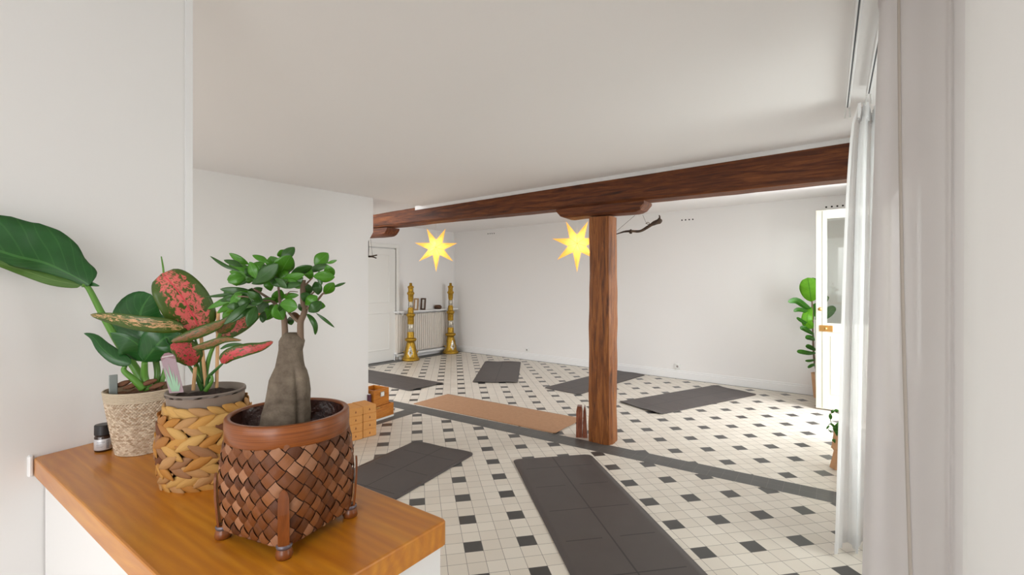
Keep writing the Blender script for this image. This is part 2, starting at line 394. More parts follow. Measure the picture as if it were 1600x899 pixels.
def tag(o, label, cat, group=None, kind=None):
    if label: o['label'] = label
    if cat: o['category'] = cat
    if group: o['group'] = group
    if kind: o['kind'] = kind
    return o
def thing(name, label, cat, loc=(0, 0, 0), rz=0.0, group=None):
    o = bpy.data.objects.new(name, None); COL.objects.link(o); o.location = loc; o.rotation_euler = (0, 0, rz); o.empty_display_size = .05
    return tag(o, label, cat, group)
def struct(o, label=None):
    o['kind'] = 'structure'
    if label: o['label'] = label
    return o
def dup(root, loc=None, rz=None, label=None, group=None):
    r = root.copy(); COL.objects.link(r)
    if loc is not None: r.location = loc
    if rz is not None: r.rotation_euler = (0, 0, rz)
    if label: r['label'] = label
    if group: r['group'] = group
    for ch in list(root.children):
        c = ch.copy(); COL.objects.link(c); c.parent = r
        for g in list(ch.children):
            d = g.copy(); COL.objects.link(d); d.parent = c
    return r

# ------------------------------------------------------------------ room geometry
def v2(p): return Vector((p[0], p[1], 0))
BN0, BN1 = v2((-1.018, 5.290)), v2((2.139, 3.116))            # near edge of the dark band under the beam
BD = (BN1 - BN0).normalized(); BP = Vector((-BD.y, BD.x, 0))   # along the band to the right, and away from the camera
BWID = .21
LW0, LW1 = v2((-2.570, 8.453)), v2((-1.205, 10.25))            # left back wall at the floor
LD = (LW1 - LW0).normalized(); LN = Vector((LD.y, -LD.x, 0)); LW0 = LW0 - LN*.08; LW1 = LW1 - LN*.08   # into the room
CB = v2((-1.197, 10.243)); CBD = (v2((3.921, 6.146)) - CB).normalized(); CBN = Vector((CBD.y, -CBD.x, 0))   # back wall, normal into the room
if CBN.y > 0: CBN = -CBN
def isect(p, d, q, e):
    den = d.x*e.y - d.y*e.x; t = ((q.x-p.x)*e.y - (q.y-p.y)*e.x)/den; return p + d*t
CB = isect(CB, CBD, LW0, LD)
CR = isect(CB, CBD, wa(0), AD)                                 # far right corner
P1 = v2((-1.476, 5.02)); PD = (v2((-1.476, 5.02)) - v2((-2.52, 3.71))).normalized()   # partition wall end and direction
P0 = P1 - PD*2.6
ZF = 2.575                                                     # far ceiling

# floors
bn_l, bn_r = BN0 - BD*3.2, isect(BN0, BD, wa(0), AD)
bf_l, bf_r = bn_l + BP*BWID, isect(BN0 + BP*BWID, BD, wa(0), AD)
fl = MB(); near_pts = [bn_l, bn_r, wa(-2.2), wa(-2.2) - ND*4.2 - AD*0.0, bn_l - BP*3.0 - BD*0.2]
fl.prism([(p.x, p.y) for p in near_pts], -.08, 0.0); struct(fl.build('floor', near_tile), 'pale tiled floor with small dark squares, near side of the dark band')
ff = MB(); lw_s = isect(LW0, LD, bf_l, BD)
ff.prism([(p.x, p.y) for p in (bf_r, bf_l, lw_s, CB, CR)], -.08, 0.0)
struct(ff.build('floor', far_tile), 'pale tiled floor with small dark squares, far side under the beam')

def strip(name, a, d, n, length, width, z0=-.06, z1=.0012, label=None):
    m = MB(); q = [a, a + d*length, a + d*length + n*width, a + n*width]; vs = [(p.x, p.y, z1) for p in q] + [(p.x, p.y, z0) for p in q]
    m.add(vs, [(0, 1, 2, 3), (7, 6, 5, 4), (0, 4, 5, 1), (1, 5, 6, 2), (2, 6, 7, 3), (3, 7, 4, 0)], [(0, 0), (length, 0), (length, 1), (0, 1)]*2)
    o = m.build(name, band_m); struct(o, label); return o
strip('trim_1', bn_l + BD*.02, BD, BP, (bn_r - bn_l).length - .02, BWID, label='dark grey tile band crossing the floor below the beam')
brN = v2((-1.07, 5.324)); AB = v2((math.sin(math.radians(34.6)), math.cos(math.radians(34.6))))
strip('trim_2', brN - AB*3.0, AB, -BD, 3.02, .20, z1=.0008, label='dark grey tile band branching toward the camera beside the partition')
strip('trim_3', LW0 - LD*2.0, LD, LN, (CB-LW0).length + 2.0, .26, label='dark grey border tiles along the door and radiator wall')
strip('trim_4', CB, CBD, CBN, (CR - CB).length, .036, label='thin dark border along the foot of the back wall')

# far walls
def wall_box(name, a, b, n, z0, z1, mat, th=.12, label=None):
    m = MB(); m.prism([(p.x, p.y) for p in (a, b, b - n*th, a - n*th)], z0, z1); return struct(m.build(name, mat), label)
wall_box('wall_back', CB, CR + CBD*.12, CBN, -.02, ZF + .05, wall_m)
wall_box('wall_left', LW0 - LD*2.2, LW1 + LD*.12, LN, -.02, ZF + .05, wall_m)
# ceilings
cf = MB(); cf.prism([(p.x, p.y) for p in (CR + ND*.1, CB + LD*.1, lw_s - LN*.1, bn_l - BP*.2, bn_r + BP*(-.1))], ZF, ZF + .08); struct(cf.build('ceiling', ceil_m), 'higher ceiling of the far room')
# the lowered ceiling of the near room: it dips a little toward the left
ZA = v2((2.24, 3.13)); ZB = v2((-1.17, 5.60))
def zc(p):
    t = (Vector((p[0], p[1], 0)) - ZB).dot((ZA-ZB).normalized())/(ZA-ZB).length; return 2.362 + (2.452 - 2.362)*t
bc = v2((.846, 4.38)); bface = bc - BP*.10                       # beam centre line above the post
e_l = isect(bface, BD, P1, PD) ; e_r = isect(bface, BD, wa(0), AD)
nc = MB(); ncp = [e_l + BP*.12, e_r + BP*.12, wa(-2.2), wa(-2.2) - ND*4.2, P0 - PD*1.2]
nc.prism([(p.x, p.y) for p in ncp], zc, ZF - .002); struct(nc.build('ceiling', ceil_m), 'lower ceiling of the near room')
# white fillet along the beam top
lo = MB(); s0 = isect(bface, BD, v2((0, 0)), v2((-.203, 1))) 
a_, b_ = s0 - BP*.018, e_r - BP*.018
for (p, q) in ((a_, b_),):
    prs = [(0, -.034), (.03, -.034), (.03, .012), (0, .012)]
    vs = []
    for e in (p, q):
        for dn, dz in prs: w = e + BP*dn; vs.append((w.x, w.y, zc(e) + dz))
    lo.add(vs, [(0, 1, 2, 3), (7, 6, 5, 4), (0, 4, 5, 1), (1, 5, 6, 2), (2, 6, 7, 3), (3, 7, 4, 0)])
struct(lo.build('trim_5', trim_m), 'white fillet where the ceiling meets the beam')

rw = MB(); q0, q1 = wa(-2.2), wa(-2.2) - ND*4.2  # unseen wall, added to keep low sky light off the counter wall
rw.prism([(p.x, p.y) for p in (q0, q1, q1 - AD*.12, q0 - AD*.12)], -.02, 1.15); struct(rw.build('wall_light_block', wall_m), 'low wall added behind the camera to block low sky light')
# baseboard of the back wall
bb = MB()
for (a, b, n, name) in ((CB, CR, CBN, 'baseboard_back'),):
    m = MB(); prof = [(0, 0), (.016, 0), (.016, .098), (.008, .104), (.008, .122), (.003, .130), (0, .130)]
    vs = []
    for e in (a, b):
        for dn, z in prof: w = e + n*dn; vs.append((w.x, w.y, z))
    k = len(prof); m.add(vs, [tuple(range(k)), tuple(range(2*k-1, k-1, -1))] + [(i, k+i, k+(i+1) % k, (i+1) % k) for i in range(k)])
    struct(m.build(name, trim_m))
# partition wall (its top end juts out a little above the beam corbel)
PN = Vector((PD.y, -PD.x, 0)); pm = MB()
low = P1 - PD*.06; vs = []
for off in (0, -.14):
    for (p, z) in ((P0, 0), (low, 0), (low, 1.90), (P1, 2.00), (P1, 2.56), (P0, 2.56)):
        w = p + PN*off; vs.append((w.x, w.y, z if z < 2.5 else zc(w) + .02))
pm.add(vs, [tuple(range(6)), tuple(range(11, 5, -1))] + [(i, i+6, (i+1) % 6 + 6, (i+1) % 6) for i in range(6)])
struct(pm.build('wall_partition', wall_m), 'white partition wall ending left of the beam')

# door in the left back wall, with casing
def on_lw(px, off=0.0):       # point of the left back wall seen in column px
    return isect(LW0 + LN*off, LD, v2((0, 0)), v2(((px-800)/F, 1)))
dr = on_lw(616.0); dl = dr - LD*.86; lrz = math.atan2(LD.y, LD.x)
dm = MB(); c = (dl+dr)/2 + LN*.02; dm.box((c.x, c.y, 1.06), (.86, .035, 2.10), lrz, .004)
door = struct(dm.build('door_1', door_m), 'white panelled door in the far left wall')
pn = MB()
for (z0, z1) in ((.22, .92), (1.10, 2.0)):
    for (x0, x1, y0, y1) in ((-.29, .29, z0, z0+.02), (-.29, .29, z1-.02, z1), (-.29, -.27, z0, z1), (.27, .29, z0, z1)):
        q = c + LD*((x0+x1)/2) + LN*.022; pn.box((q.x, q.y, (y0+y1)/2), (x1-x0, .012, y1-y0), lrz, .003)
pn.build('door_panel', door_m, door)
hd = MB(); q = dl + LD*.07 + LN*.06; hd.box((q.x, q.y, 1.02), (.12, .02, .02), lrz, .006); hd.build('door_handle', brass_m, door)
cs = MB()
for (p, w, z0, z1) in ((dr + LD*.055, .07, 0, 2.19), (dl - LD*.045, .07, 0, 2.19)):
    q = p + LN*.02; cs.box((q.x, q.y, (z0+z1)/2), (w, .04, z1-z0), lrz, .004)
q = c + LD*.005; cs.box((q.x, q.y, 2.165), (1.02, .045, .07), lrz, .004)
struct(cs.build('trim_6', door_m), 'white casing round the far door')
gp = MB(); q = dr + LD*.012 + LN*.012; gp.box((q.x, q.y, 1.06), (.014, .03, 2.12), lrz); struct(gp.build('trim_7', plain('door_gap', (.20, .17, .15), .9)), 'dark gap beside the far door')

# window wall with its openings
def wbox(m, a0, a1, d0, d1, z0, z1):
    pts = [wa(a0, d0), wa(a1, d0), wa(a1, d1), wa(a0, d1)]; m.prism([(p.x, p.y) for p in pts], z0, z1)
wr = MB(); a_end = (CR - wa(0)).dot(AD)
wbox(wr, -.9, .70, .42, .62, -.02, ZF); wbox(wr, 1.50, 2.30, .42, .62, -.02, ZF); wbox(wr, 3.30, 4.05, .42, .62, -.02, ZF); wbox(wr, 2.30, 3.30, .42, .62, 2.30, ZF); wbox(wr, 2.30, 3.30, .42, .62, -.02, .35); wbox(wr, 5.15, 5.50, .42, .62, -.02, ZF); wbox(wr, 6.48, a_end + .1, .42, .62, -.02, ZF)
wbox(wr, .70, 1.50, .42, .62, 2.30, ZF); wbox(wr, .70, 1.50, .42, .62, -.02, .35); wbox(wr, 4.05, 5.15, .42, .62, 2.30, ZF); wbox(wr, 4.05, 5.15, .42, .62, -.02, .75); wbox(wr, 5.50, 6.48, .42, .62, 2.33, ZF)
struct(wr.build('wall_right', wall_m), 'white window wall behind the curtains')
for i, (a0, a1, z0, z1) in enumerate(((.70, 1.50, .35, 2.30), (2.30, 3.30, .35, 2.30), (4.05, 5.15, .75, 2.30))):
    m = MB()
    for (x0, x1, y0, y1) in ((a0, a1, z0, z0+.06), (a0, a1, z1-.06, z1), (a0, a0+.06, z0+.06, z1-.06), (a1-.06, a1, z0+.06, z1-.06), ((a0+a1)/2-.04, (a0+a1)/2+.04, z0+.06, z1-.06)):
        wbox(m, x0, x1, .50, .56, y0, y1)
    w = struct(m.build('window_%d' % (i+1), trim_m)); g = MB(); wbox(g, a0+.05, a1-.05, .528, .533, z0+.05, z1-.05); g.build('pane', glass_m, w)

# near left wall with the counter
A_, B_, C_ = v2((-1.104, 1.089)), v2((-.961, 1.412)), v2((-.109, .802))
WD = (B_ - A_).normalized(); WN = Vector((WD.y, -WD.x, 0)); CD = (C_ - B_).normalized(); CP = Vector((-CD.y, CD.x, 0))
m = MB(); m.prism([(p.x, p.y) for p in (A_ - WD*1.5, B_, B_ - WN*.12, A_ - WD*1.5 - WN*.12)], -.02, ZF); struct(m.build('wall_left_near', wall_m), 'white wall close to the camera, behind the potted plants')
m2 = MB(); e2 = B_ - WD*.017
m2.prism([(p.x, p.y) for p in (e2 + WN*.004, B_ + WD*.004 + WN*.004, B_ + WD*.004 + WN*.0005, e2 + WN*.0005)], 1.052, 2.5); struct(m2.build('trim_8', trim_m), 'narrow white edge strip at the end of the near wall')
D_ = C_ - CP*.346
# low wall under the counter
m = MB(); i_ = .030
hw = [A_ + CP*(i_*0) + CD*.0, B_, C_ - CD*i_, D_ - CD*i_ + CP*.02, A_ + CP*.02]
hw = [p_ for p_ in (A_ + CP*.02, B_ - CP*.006, C_ - CP*.006 - CD*.012, D_ + CP*.02 - CD*.012)]
m.prism([(p.x, p.y) for p in hw], -.02, 1.006); struct(m.build('wall_counter', wall_m), 'low white wall carrying the wooden counter')
# counter slab, built along its own length
ct = MB(); L_ = (C_ - B_).length; ccen = (A_ + C_)/2; crz = math.atan2(CD.y, CD.x); ci = Vector((math.cos(-crz), math.sin(-crz), 0))
def to_local(p, c, rz):
    d = p - c; return (d.x*math.cos(rz) + d.y*math.sin(rz), -d.x*math.sin(rz) + d.y*math.cos(rz))
cl = [to_local(p, ccen, crz) for p in (A_, D_, C_, B_)]
def shrink(pts, k):
    n = len(pts); cx = sum(p[0] for p in pts)/n; cy = sum(p[1] for p in pts)/n
    return [(p[0] - k*(1 if p[0] > cx else -1), p[1] - k*(1 if p[1] > cy else -1)) for p in pts]
def rounded(pts, r, n=4):
    out = []
    for i in range(len(pts)):
        p = Vector(pts[i]); a = (Vector(pts[i-1]) - p).normalized()*r + p; b = (Vector(pts[(i+1) % len(pts)]) - p).normalized()*r + p
        for k in range(n+1):
            t = k/n; q = a*(1-t)**2 + p*2*t*(1-t) + b*t*t; out.append((q.x, q.y))
    return out
lay = [(0.004, -.043), (0, -.040), (0, -.003), (.0012, -.0008), (.004, 0)]
rings = [rounded(shrink(cl, k), .012) for k, z in lay]; n_ = len(rings[0]); vs = []
for r_, (k, z) in zip(rings, lay): vs += [(x, y, z) for x, y in r_]
fs = [(k*n_+i, k*n_+(i+1) % n_, (k+1)*n_+(i+1) % n_, (k+1)*n_+i) for k in range(len(lay)-1) for i in range(n_)] + [tuple(range(n_))[::-1], tuple((len(lay)-1)*n_+i for i in range(n_))]
ct.add(vs, fs); co = ct.build('counter_top', counter_m); co.location = (ccen.x, ccen.y, 1.05); co.rotation_euler = (0, 0, crz)
tag(co, 'thick glossy orange pine counter board carrying the potted plants', 'counter')
cap_ = MB(); q = A_ - CD*.004 - WD*.006; cap_.box((q.x + WN.x*.004, q.y + WN.y*.004, 1.032), (.010, .012, .05), math.atan2(WD.y, WD.x), .003)
struct(cap_.build('trim_9', trim_m), 'lump of white sealant at the left corner of the counter')
ZT = 1.05

# ------------------------------------------------------------------ old timber
def rough_beam(name, mat, L, wid, z0, z1, seg, amp, cham, seed, ends=None, topf=None):
    """timber along local x from 0 to L, width in y, with worn edges"""
    m = MB(); prof = []
    def side(ax, ay, bx, by, n):
        return [(ax + (bx-ax)*t/n, ay + (by-ay)*t/n) for t in range(n)]
    hw_ = wid/2; c = cham
    P_ = [(-hw_+c, 0), (hw_-c, 0), (hw_, c), (hw_, 1-c), (hw_-c, 1), (-hw_+c, 1), (-hw_, 1-c), (-hw_, c)]
    prof = []
    hh = z1 - z0
    Q = [(-hw_+c, z0), (hw_-c, z0), (hw_, z0+c), (hw_, z1-c*.4), (hw_-c*.4, z1), (-hw_+c*.4, z1), (-hw_, z1-c*.4), (-hw_, z0+c)]
    for i in range(8):
        a, b = Q[i], Q[(i+1) % 8]; prof += side(a[0], a[1], b[0], b[1], 3 if i % 2 == 0 else 1)
    k = len(prof); cyc = (z0+z1)/2; vs = []
    for s_ in range(seg+1):
        x = L*s_/seg
        for (y, z) in prof:
            zz = z
            if topf and z > cyc: zz = z + topf(x)
            d = noise.noise(Vector((x*1.3 + seed, y*3, zz*3)))*amp + noise.noise(Vector((x*6, y*9 + seed, zz*9)))*amp*.45
            vs.append((x, y + d*(1 if y > 0 else -1), zz + d*.5*(1 if z > cyc else -1)))
    fs = [(a*k+i, (a+1)*k+i, (a+1)*k+(i+1) % k, a*k+(i+1) % k) for a in range(seg) for i in range(k)]
    fs += [tuple(range(k)), tuple(seg*k+i for i in range(k))[::-1]]
    m.add(vs, fs); return m.build(name, mat, smooth=False)
brz = math.atan2(BD.y, BD.x)
beam_start = isect(bc, BD, LW0 - LN*.02, LD); beam_end = isect(bc, BD, wa(0, .46), AD); BL = (beam_end - beam_start).length
def beam_top(x):
    p = beam_start + BD*x; return max(-.09, min(.06, zc(p) - .01 - 2.41))
bo = rough_beam('ceiling_beam', beam_m, BL, .22, 2.175, 2.415, 90, .013, .022, 3, topf=beam_top)
bo.location = (beam_start.x, beam_start.y, 0); bo.rotation_euler = (0, 0, brz); tag(bo, 'long rough dark oak ceiling beam crossing the room', 'beam')
# post: local x becomes world z
def post():
    m = MB(); hgt = 2.064; seg = 48; k = 20; vs = []
    for s_ in range(seg+1):
        z = hgt*s_/seg; t = s_/seg
        for i in range(k):
            a = 2*PI*i/k + PI/4; ca, sa = math.cos(a), math.sin(a); r = .112/max(abs(ca), abs(sa)); r = min(r, .137)
            r *= 1 + .10*noise.noise(Vector((ca*1.3, sa*1.3, z*1.2 + 5))) + .05*noise.noise(Vector((ca*4, sa*4, z*5)))
            if abs(((math.degrees(a) - 45) % 360) - 216) < 6 and z < 1.9: r -= .010
            r *= 1.03 - .05*t
            vs.append((r*ca, r*sa, z))
    fs = [(a*k+i, a*k+(i+1) % k, (a+1)*k+(i+1) % k, (a+1)*k+i) for a in range(seg) for i in range(k)] + [tuple(range(k))[::-1], tuple(seg*k+i for i in range(k))]
    m.add(vs, fs); return m.build('wooden_post', post_m)
po = post(); po.location = (bc.x, bc.y, 0); po.rotation_euler = (0, 0, brz); tag(po, 'thick worn oak post standing on the tiled floor under the beam', 'post')
def corbel(name, L, wid, z0, z1, seed, ramp_l=.12, ramp_r=.12):
    m = MB(); seg = 24; prof = [(-wid/2, z1), (-wid/2, z0+.02), (-wid/2+.02, z0), (0, z0-.004), (wid/2-.02, z0), (wid/2, z0+.02), (wid/2, z1)]; k = len(prof); vs = []
    for s_ in range(seg+1):
        x = L*s_/seg; up = 0
        if ramp_l and x < ramp_l: up = 1 - math.sqrt(max(0, 1-(1-x/ramp_l)**2))
        if ramp_r and x > L-ramp_r: up = max(up, 1 - math.sqrt(max(0, 1-(1-(L-x)/ramp_r)**2)))
        for (y, z) in prof:
            zz = z if z == z1 else z + (z1 - .012 - z)*up*.85
            d = noise.noise(Vector((x*5+seed, y*8, z*8)))*.008
            vs.append((x, y+d, zz + (d if z != z1 else 0)))
    fs = [(a*k+i, (a+1)*k+i, (a+1)*k+(i+1) % k, a*k+(i+1) % k) for a in range(seg) for i in range(k)] + [tuple(range(k)), tuple(seg*k+i for i in range(k))[::-1]]
    m.add(vs, fs); return m.build(name, beam_m)
cb = corbel('corbel', .86, .21, 2.080, 2.170, 9); p = bc - BD*.44; cb.location = (p.x, p.y, 0); cb.rotation_euler = (0, 0, brz)
tag(cb, 'short rounded oak bolster between the post and the beam', 'bolster')
sx = isect(bface, BD, v2((0, 0)), v2(((603-800)/F, 1)))
cb2 = corbel('corbel', 1.0, .21, 2.065, 2.165, 4, 0, .12); p = sx + BP*.12 - BD*1.0; cb2.location = (p.x, p.y, 0); cb2.rotation_euler = (0, 0, brz)
tag(cb2, 'oak bolster under the left end of the beam beside the partition wall', 'bolster')

# ------------------------------------------------------------------ yoga mats
def mat_quad(origin, dw, dl, w=.66, l=1.83): return origin, dw.normalized(), dl.normalized(), w, l
def dirv(deg): return Vector((math.sin(math.radians(deg)), math.cos(math.radians(deg)), 0))
def yoga_mat(name, mat, edge_m, label, corner, deg_len, side, w, l, group, curl=(0, 0), th=.005, rnd=.05, z=0.0015):
    """corner point, heading of the long side, side=+1 if the width runs to the right of the heading"""
    dl_ = dirv(deg_len); dw_ = Vector((dl_.y, -dl_.x, 0))*side; c = corner + dl_*l/2 + dw_*w/2
    nx, ny = 46, 16; m = MB(); vs = []; uv = []
    def zz(u):
        e = 0
        if curl[0]: e += curl[0]*max(0, 1 - u*l/.10)**2
        if curl[1]: e += curl[1]*max(0, 1 - (1-u)*l/.10)**2
        return e
    us = [0, .004, .009, .016, .025] + [.03 + .94*i/(nx) for i in range(nx+1)] + [.975, .984, .991, .996, 1]
    ws = [i/ny for i in range(ny+1)]
    for u in us:
        du = min(u, 1-u)*l; ins = rnd - math.sqrt(max(0, rnd*rnd - (rnd-du)**2)) if du < rnd else 0
        for t in ws:
            yy = -w/2 + ins + (w - 2*ins)*t; e = zz(u)*(1 + .35*math.sin(t*9 + u*5))
            vs.append((-l/2 + u*l, yy, e + th)); uv.append((u, (yy+w/2)/w))
    k = len(ws); nU = len(us)
    fs = [(a*k+i, a*k+i+1, (a+1)*k+i+1, (a+1)*k+i) for a in range(nU-1) for i in range(k-1)]
    fs = [tuple(reversed(f)) for f in fs]
    m.add(vs, fs, uv); o = m.build(name, mat, smooth=True)
    md = o.modifiers.new('thickness', 'SOLIDIFY'); md.thickness = th; md.offset = -1 ; o.data.flip_normals() if o.data.polygons[0].normal.z < 0 else None
    o.location = (c.x, c.y, z); o.rotation_euler = (0, 0, math.atan2(dl_.y, dl_.x)); tag(o, label, 'yoga mat', group); return o
gm = 'dark rubber yoga mats laid out on the tiles'
yoga_mat('yoga_mat', rubber_m, None, 'dark yoga mat nearest the camera, running out of the picture at the bottom', v2((.005, 3.885)), 169.5, -1, .67, 1.83, gm)
yoga_mat('yoga_mat', rubber_m, None, 'dark yoga mat partly hidden behind the square woven basket and counter', v2((-.315, 4.02)), 208.5, 1, .66, 1.83, gm, (.006, 0))
yoga_mat('yoga_mat', rubber_m, None, 'dark yoga mat in front of the far door, cut by the partition wall', v2((-1.37, 6.37)), -53.0, 1, .64, 1.83, gm, (.014, 0))
yoga_mat('yoga_mat', rubber_m, None, 'dark yoga mat in the middle of the far room, seen end on', v2((-.585, 6.93)), 2.5, 1, .67, 1.83, gm, (.012, .012))
yoga_mat('yoga_mat', rubber_m, None, 'dark yoga mat partly hidden behind the oak post', v2((.44, 6.58)), 43.0, 1, .60, 1.83, gm, (0, .006))
yoga_mat('yoga_mat', rubber_m, None, 'dark yoga mat to the right of the post near the back wall', v2((1.30, 5.79)), 59.0, 1, .66, 1.83, gm, (.012, .006))
yoga_mat('yoga_mat', cork_mat_m, None, 'tan cork yoga mat lying along the dark tile band left of the post', v2((-.84, 6.20)), 125.2, 1, .61, 1.97, None, (0, .006), rnd=.01)

# ------------------------------------------------------------------ cork bricks
bd = (v2((-1.298, 4.534)) - v2((-1.500, 4.332))).normalized(); bnrm = Vector((bd.y, -bd.x, 0)); brk = math.atan2(bd.y, bd.x)
def make_brick():
    r = thing('yoga_block', '', 'yoga block', (0, 0, 0)); m = MB(); m.box((0, .11, .0372), (.140, .22, .0742), 0, .005); m.build('cork_body', cork_block_m, r)
    k = MB(); k.add([(-.009, -.0006, .028), (.009, -.0006, .028), (.004, -.0006, .044), (-.004, -.0006, .044), (0, -.0006, .050)], [(0, 1, 2, 4, 3)]); k.build('printed_mark', mark_m, r); return r
brick = make_brick(); first = True
where = ['right stack', 'middle stack', 'left stack partly hidden behind the woven basket']
rows = ['bottom', 'second', 'third', 'top']
for sI in range(3):
    for kI in range(4):
        base = v2((-1.298, 4.534)) - bd*(.072 + sI*.146) - bnrm*0.0 + (bd*0.0)
        jit = bd*random.uniform(-.002, .002) - bnrm*random.uniform(0, .004) + (bnrm*.012 if sI == 1 else v2((0, 0)))
        p = base + jit; lab = 'tan cork yoga brick, %s of the %s beside the partition wall' % (rows[kI], where[sI])
        if sI == 2: lab = 'tan cork yoga brick, %s of the left stack half hidden by the woven basket' % rows[kI]
        if first: b = brick; first = False
        else: b = dup(brick)
        b.location = (p.x, p.y, .0745*kI); b.rotation_euler = (0, 0, brk); b['label'] = lab; b['group'] = 'cork yoga bricks stacked by the partition'

# ------------------------------------------------------------------ card boxes and book beside the partition end
cx_r = v2((-1.300, 5.190)); cdv = (cx_r - v2((-1.43, 4.977))).normalized(); cnv = Vector((cdv.y, -cdv.x, 0)); crz2 = math.atan2(cdv.y, cdv.x)
def wbx(name, label, right, length, depth, z0, z1, holder):
    c = right - cdv*length/2 - cnv*depth/2; r = thing(name, label, 'wooden box', (c.x, c.y, z0), 0, 'varnished wooden boxes')
    h = z1 - z0; t = .012
    def add(nm, cc, dd, mat, bev=.002):
        m = MB(); q = c + cdv*cc[0] + cnv*cc[1]; m.box((q.x, q.y, z0 + cc[2]), dd, crz2, bev); return m.build(nm, mat, r)
    add('front_panel', (0, depth/2 - t/2, h/2), (length, t, h), box_m)
    m = MB()
    for cc, dd in (((0, -depth/2 + t/2, h/2), (length, t, h)), ((-length/2+t/2, 0, h/2), (t, depth-2*t, h)), ((length/2-t/2, 0, h/2), (t, depth-2*t, h)), ((0, 0, t/2), (length-2*t, depth-2*t, t))):
        q = c + cdv*cc[0] + cnv*cc[1]; m.box((q.x, q.y, z0+cc[2]), dd, crz2, .001)
    m.build('box_body', box_m, r)
    if holder == 'label':
        ho = add('label_holder', (.01, depth/2 + .002, h*.68), (.058, .005, .055), silver_m); m = MB(); q = c + cdv*.01 + cnv*(depth/2+.0052)
        m.box((q.x, q.y, z0 + h*.68), (.042, .002, .040), crz2); m.build('paper_card', paper_m, ho)
    else:
        add('pull_tab', (-.06, depth/2 + .004, h*.9), (.045, .010, .014), brass_m, .003)
    return r, c
b1, c1 = wbx('wooden_box', 'lower varnished orange wooden box on white runners beside the cork bricks', cx_r, .34, .26, .020, .150, 'tab')
m = MB(); q = c1; m.box((q.x + cnv.x*.002, q.y + cnv.y*.002, .0100), (.345, .262, .0200), crz2, .002); m.build('white_runner', paper_m, b1)
b2, c2 = wbx('wooden_box', 'upper varnished orange wooden box with a metal label holder', cx_r - cdv*.055 - cnv*.015, .215, .23, .151, .325, 'label')
q = c2 - cdv*(.1075 + .022); r = thing('book', 'dark purple book standing between the upper wooden box and the partition', 'book', (q.x, q.y, .151))
m = MB(); m.box((q.x, q.y, .151 + .0675), (.036, .17, .135), crz2, .003); m.build('cover', purple_m, r); m = MB(); q2 = q - cdv*0.0
m.box((q2.x, q2.y, .151 + .069), (.026, .164, .138), crz2, .001); m.build('pages', paper_m, r)


# ------------------------------------------------------------------ small upright wooden piece near the post
q = v2((.655, 4.50)); r = thing('wooden_stand', 'small upright reddish wooden stand of two rounded boards left of the post', 'wooden stand', (q.x, q.y, 0))
for sgn, dx, w_ in ((-1, -.014, .056), (1, .040, .044)):
    m = MB(); vs = []; nn = 14; dep = .10
    for y_ in (-dep/2, dep/2):
        for t in range(nn+1):
            u = t/nn; z = .29*u; ww = w_*(1 - .22*u - (.30*max(0, u-.85)/.15))
            vs.append((dx - ww/2 - sgn*(-.004)*u, y_*(1-.3*u), z)); vs.append((dx + ww/2 - sgn*.010*u, y_*(1-.3*u), z))
    fs = []; o_ = 2*(nn+1)
    for t in range(nn):
        a = 2*t; fs += [(a, a+1, a+3, a+2), (o_+a, o_+a+2, o_+a+3, o_+a+1), (a, a+2, o_+a+2, o_+a), (a+1, o_+a+1, o_+a+3, a+3)]
    fs += [(0, o_, o_+1, 1), (2*nn, 2*nn+1, o_+2*nn+1, o_+2*nn)]
    m.add([(x*math.cos(-.2) - y*math.sin(-.2) + q.x, x*math.sin(-.2) + y*math.cos(-.2) + q.y, z) for x, y, z in vs], fs); m.build('board', red_m, r)

# ------------------------------------------------------------------ gilded columns
def make_column():
    r = thing('decorative_column', '', 'column'); U = .002178
    P_ = [(0, 800), (74, 800), (77, 794), (75, 784), (66, 776), (60, 766), (57, 750), (50, 720), (44, 690), (36, 655), (32, 640), (40, 634), (49, 627), (51, 618), (47, 610), (34, 606), (30, 598), (30, 560), (28, 555), (27, 482), (28, 478), (28, 425), (34, 415), (39, 408), (37, 398), (28, 392), (25, 380), (24, 350), (20, 342), (18, 318), (19, 285), (23, 270), (24, 232), (30, 224), (33, 216), (29, 208), (23, 202), (22, 172), (27, 166), (26, 156), (15, 150), (12, 146), (12, 126), (0, 125)]
    m = MB(); m.lathe([(a*U, (800-b)*U) for a, b in P_], n=28, caps=False); m.build('gilded_shaft', gold_m, r, smooth=True)
    for (b0, b1, r0, r1) in ((552, 485, 29.2, 28.4), (340, 290, 20.6, 20.2)):
        m = MB(); m.lathe([(r0*U*.95, (800-b0)*U), (r0*U, (800-b0+2)*U), (r1*U, (800-b1-2)*U), (r1*U*.95, (800-b1)*U)], n=28, caps=False); m.build('silver_band', silver_m, r, smooth=True)
    for i in range(4):
        a = -PI/2 + i*PI/2 + .15; m = MB(); vs = []
        def pt(w, y):
            rr = (57 - (750-y)*.145)*U + .003; aa = a + w; return (rr*math.cos(aa), rr*math.sin(aa), (800-y)*U)
        vs = [pt(0, 768), pt(.42, 735), pt(.22, 690), pt(0, 668), pt(-.22, 690), pt(-.42, 735), pt(0, 718)]
        m.add(vs, [(6, 0, 1), (6, 1, 2), (6, 2, 3), (6, 3, 4), (6, 4, 5), (6, 5, 0)]); m.build('silver_panel', silver_m, r, solid=.003)
        m = MB(); rr = (57-(750-728)*.145)*U + .006; m.lathe([(0, -.022), (.012, -.014), (.018, 0), (.012, .014), (0, .022)], (rr*math.cos(a), rr*math.sin(a), (800-728)*U), n=8, caps=False); m.build('gilded_boss', gold_m, r, smooth=True)
    return r
c_1 = make_column(); p = v2((-1.925, 8.98)); c_1.location = (p.x, p.y, 0.0015); c_1['label'] = 'tall gilded and silver column on the left, in front of the radiator'; c_1['group'] = 'pair of gilded columns'
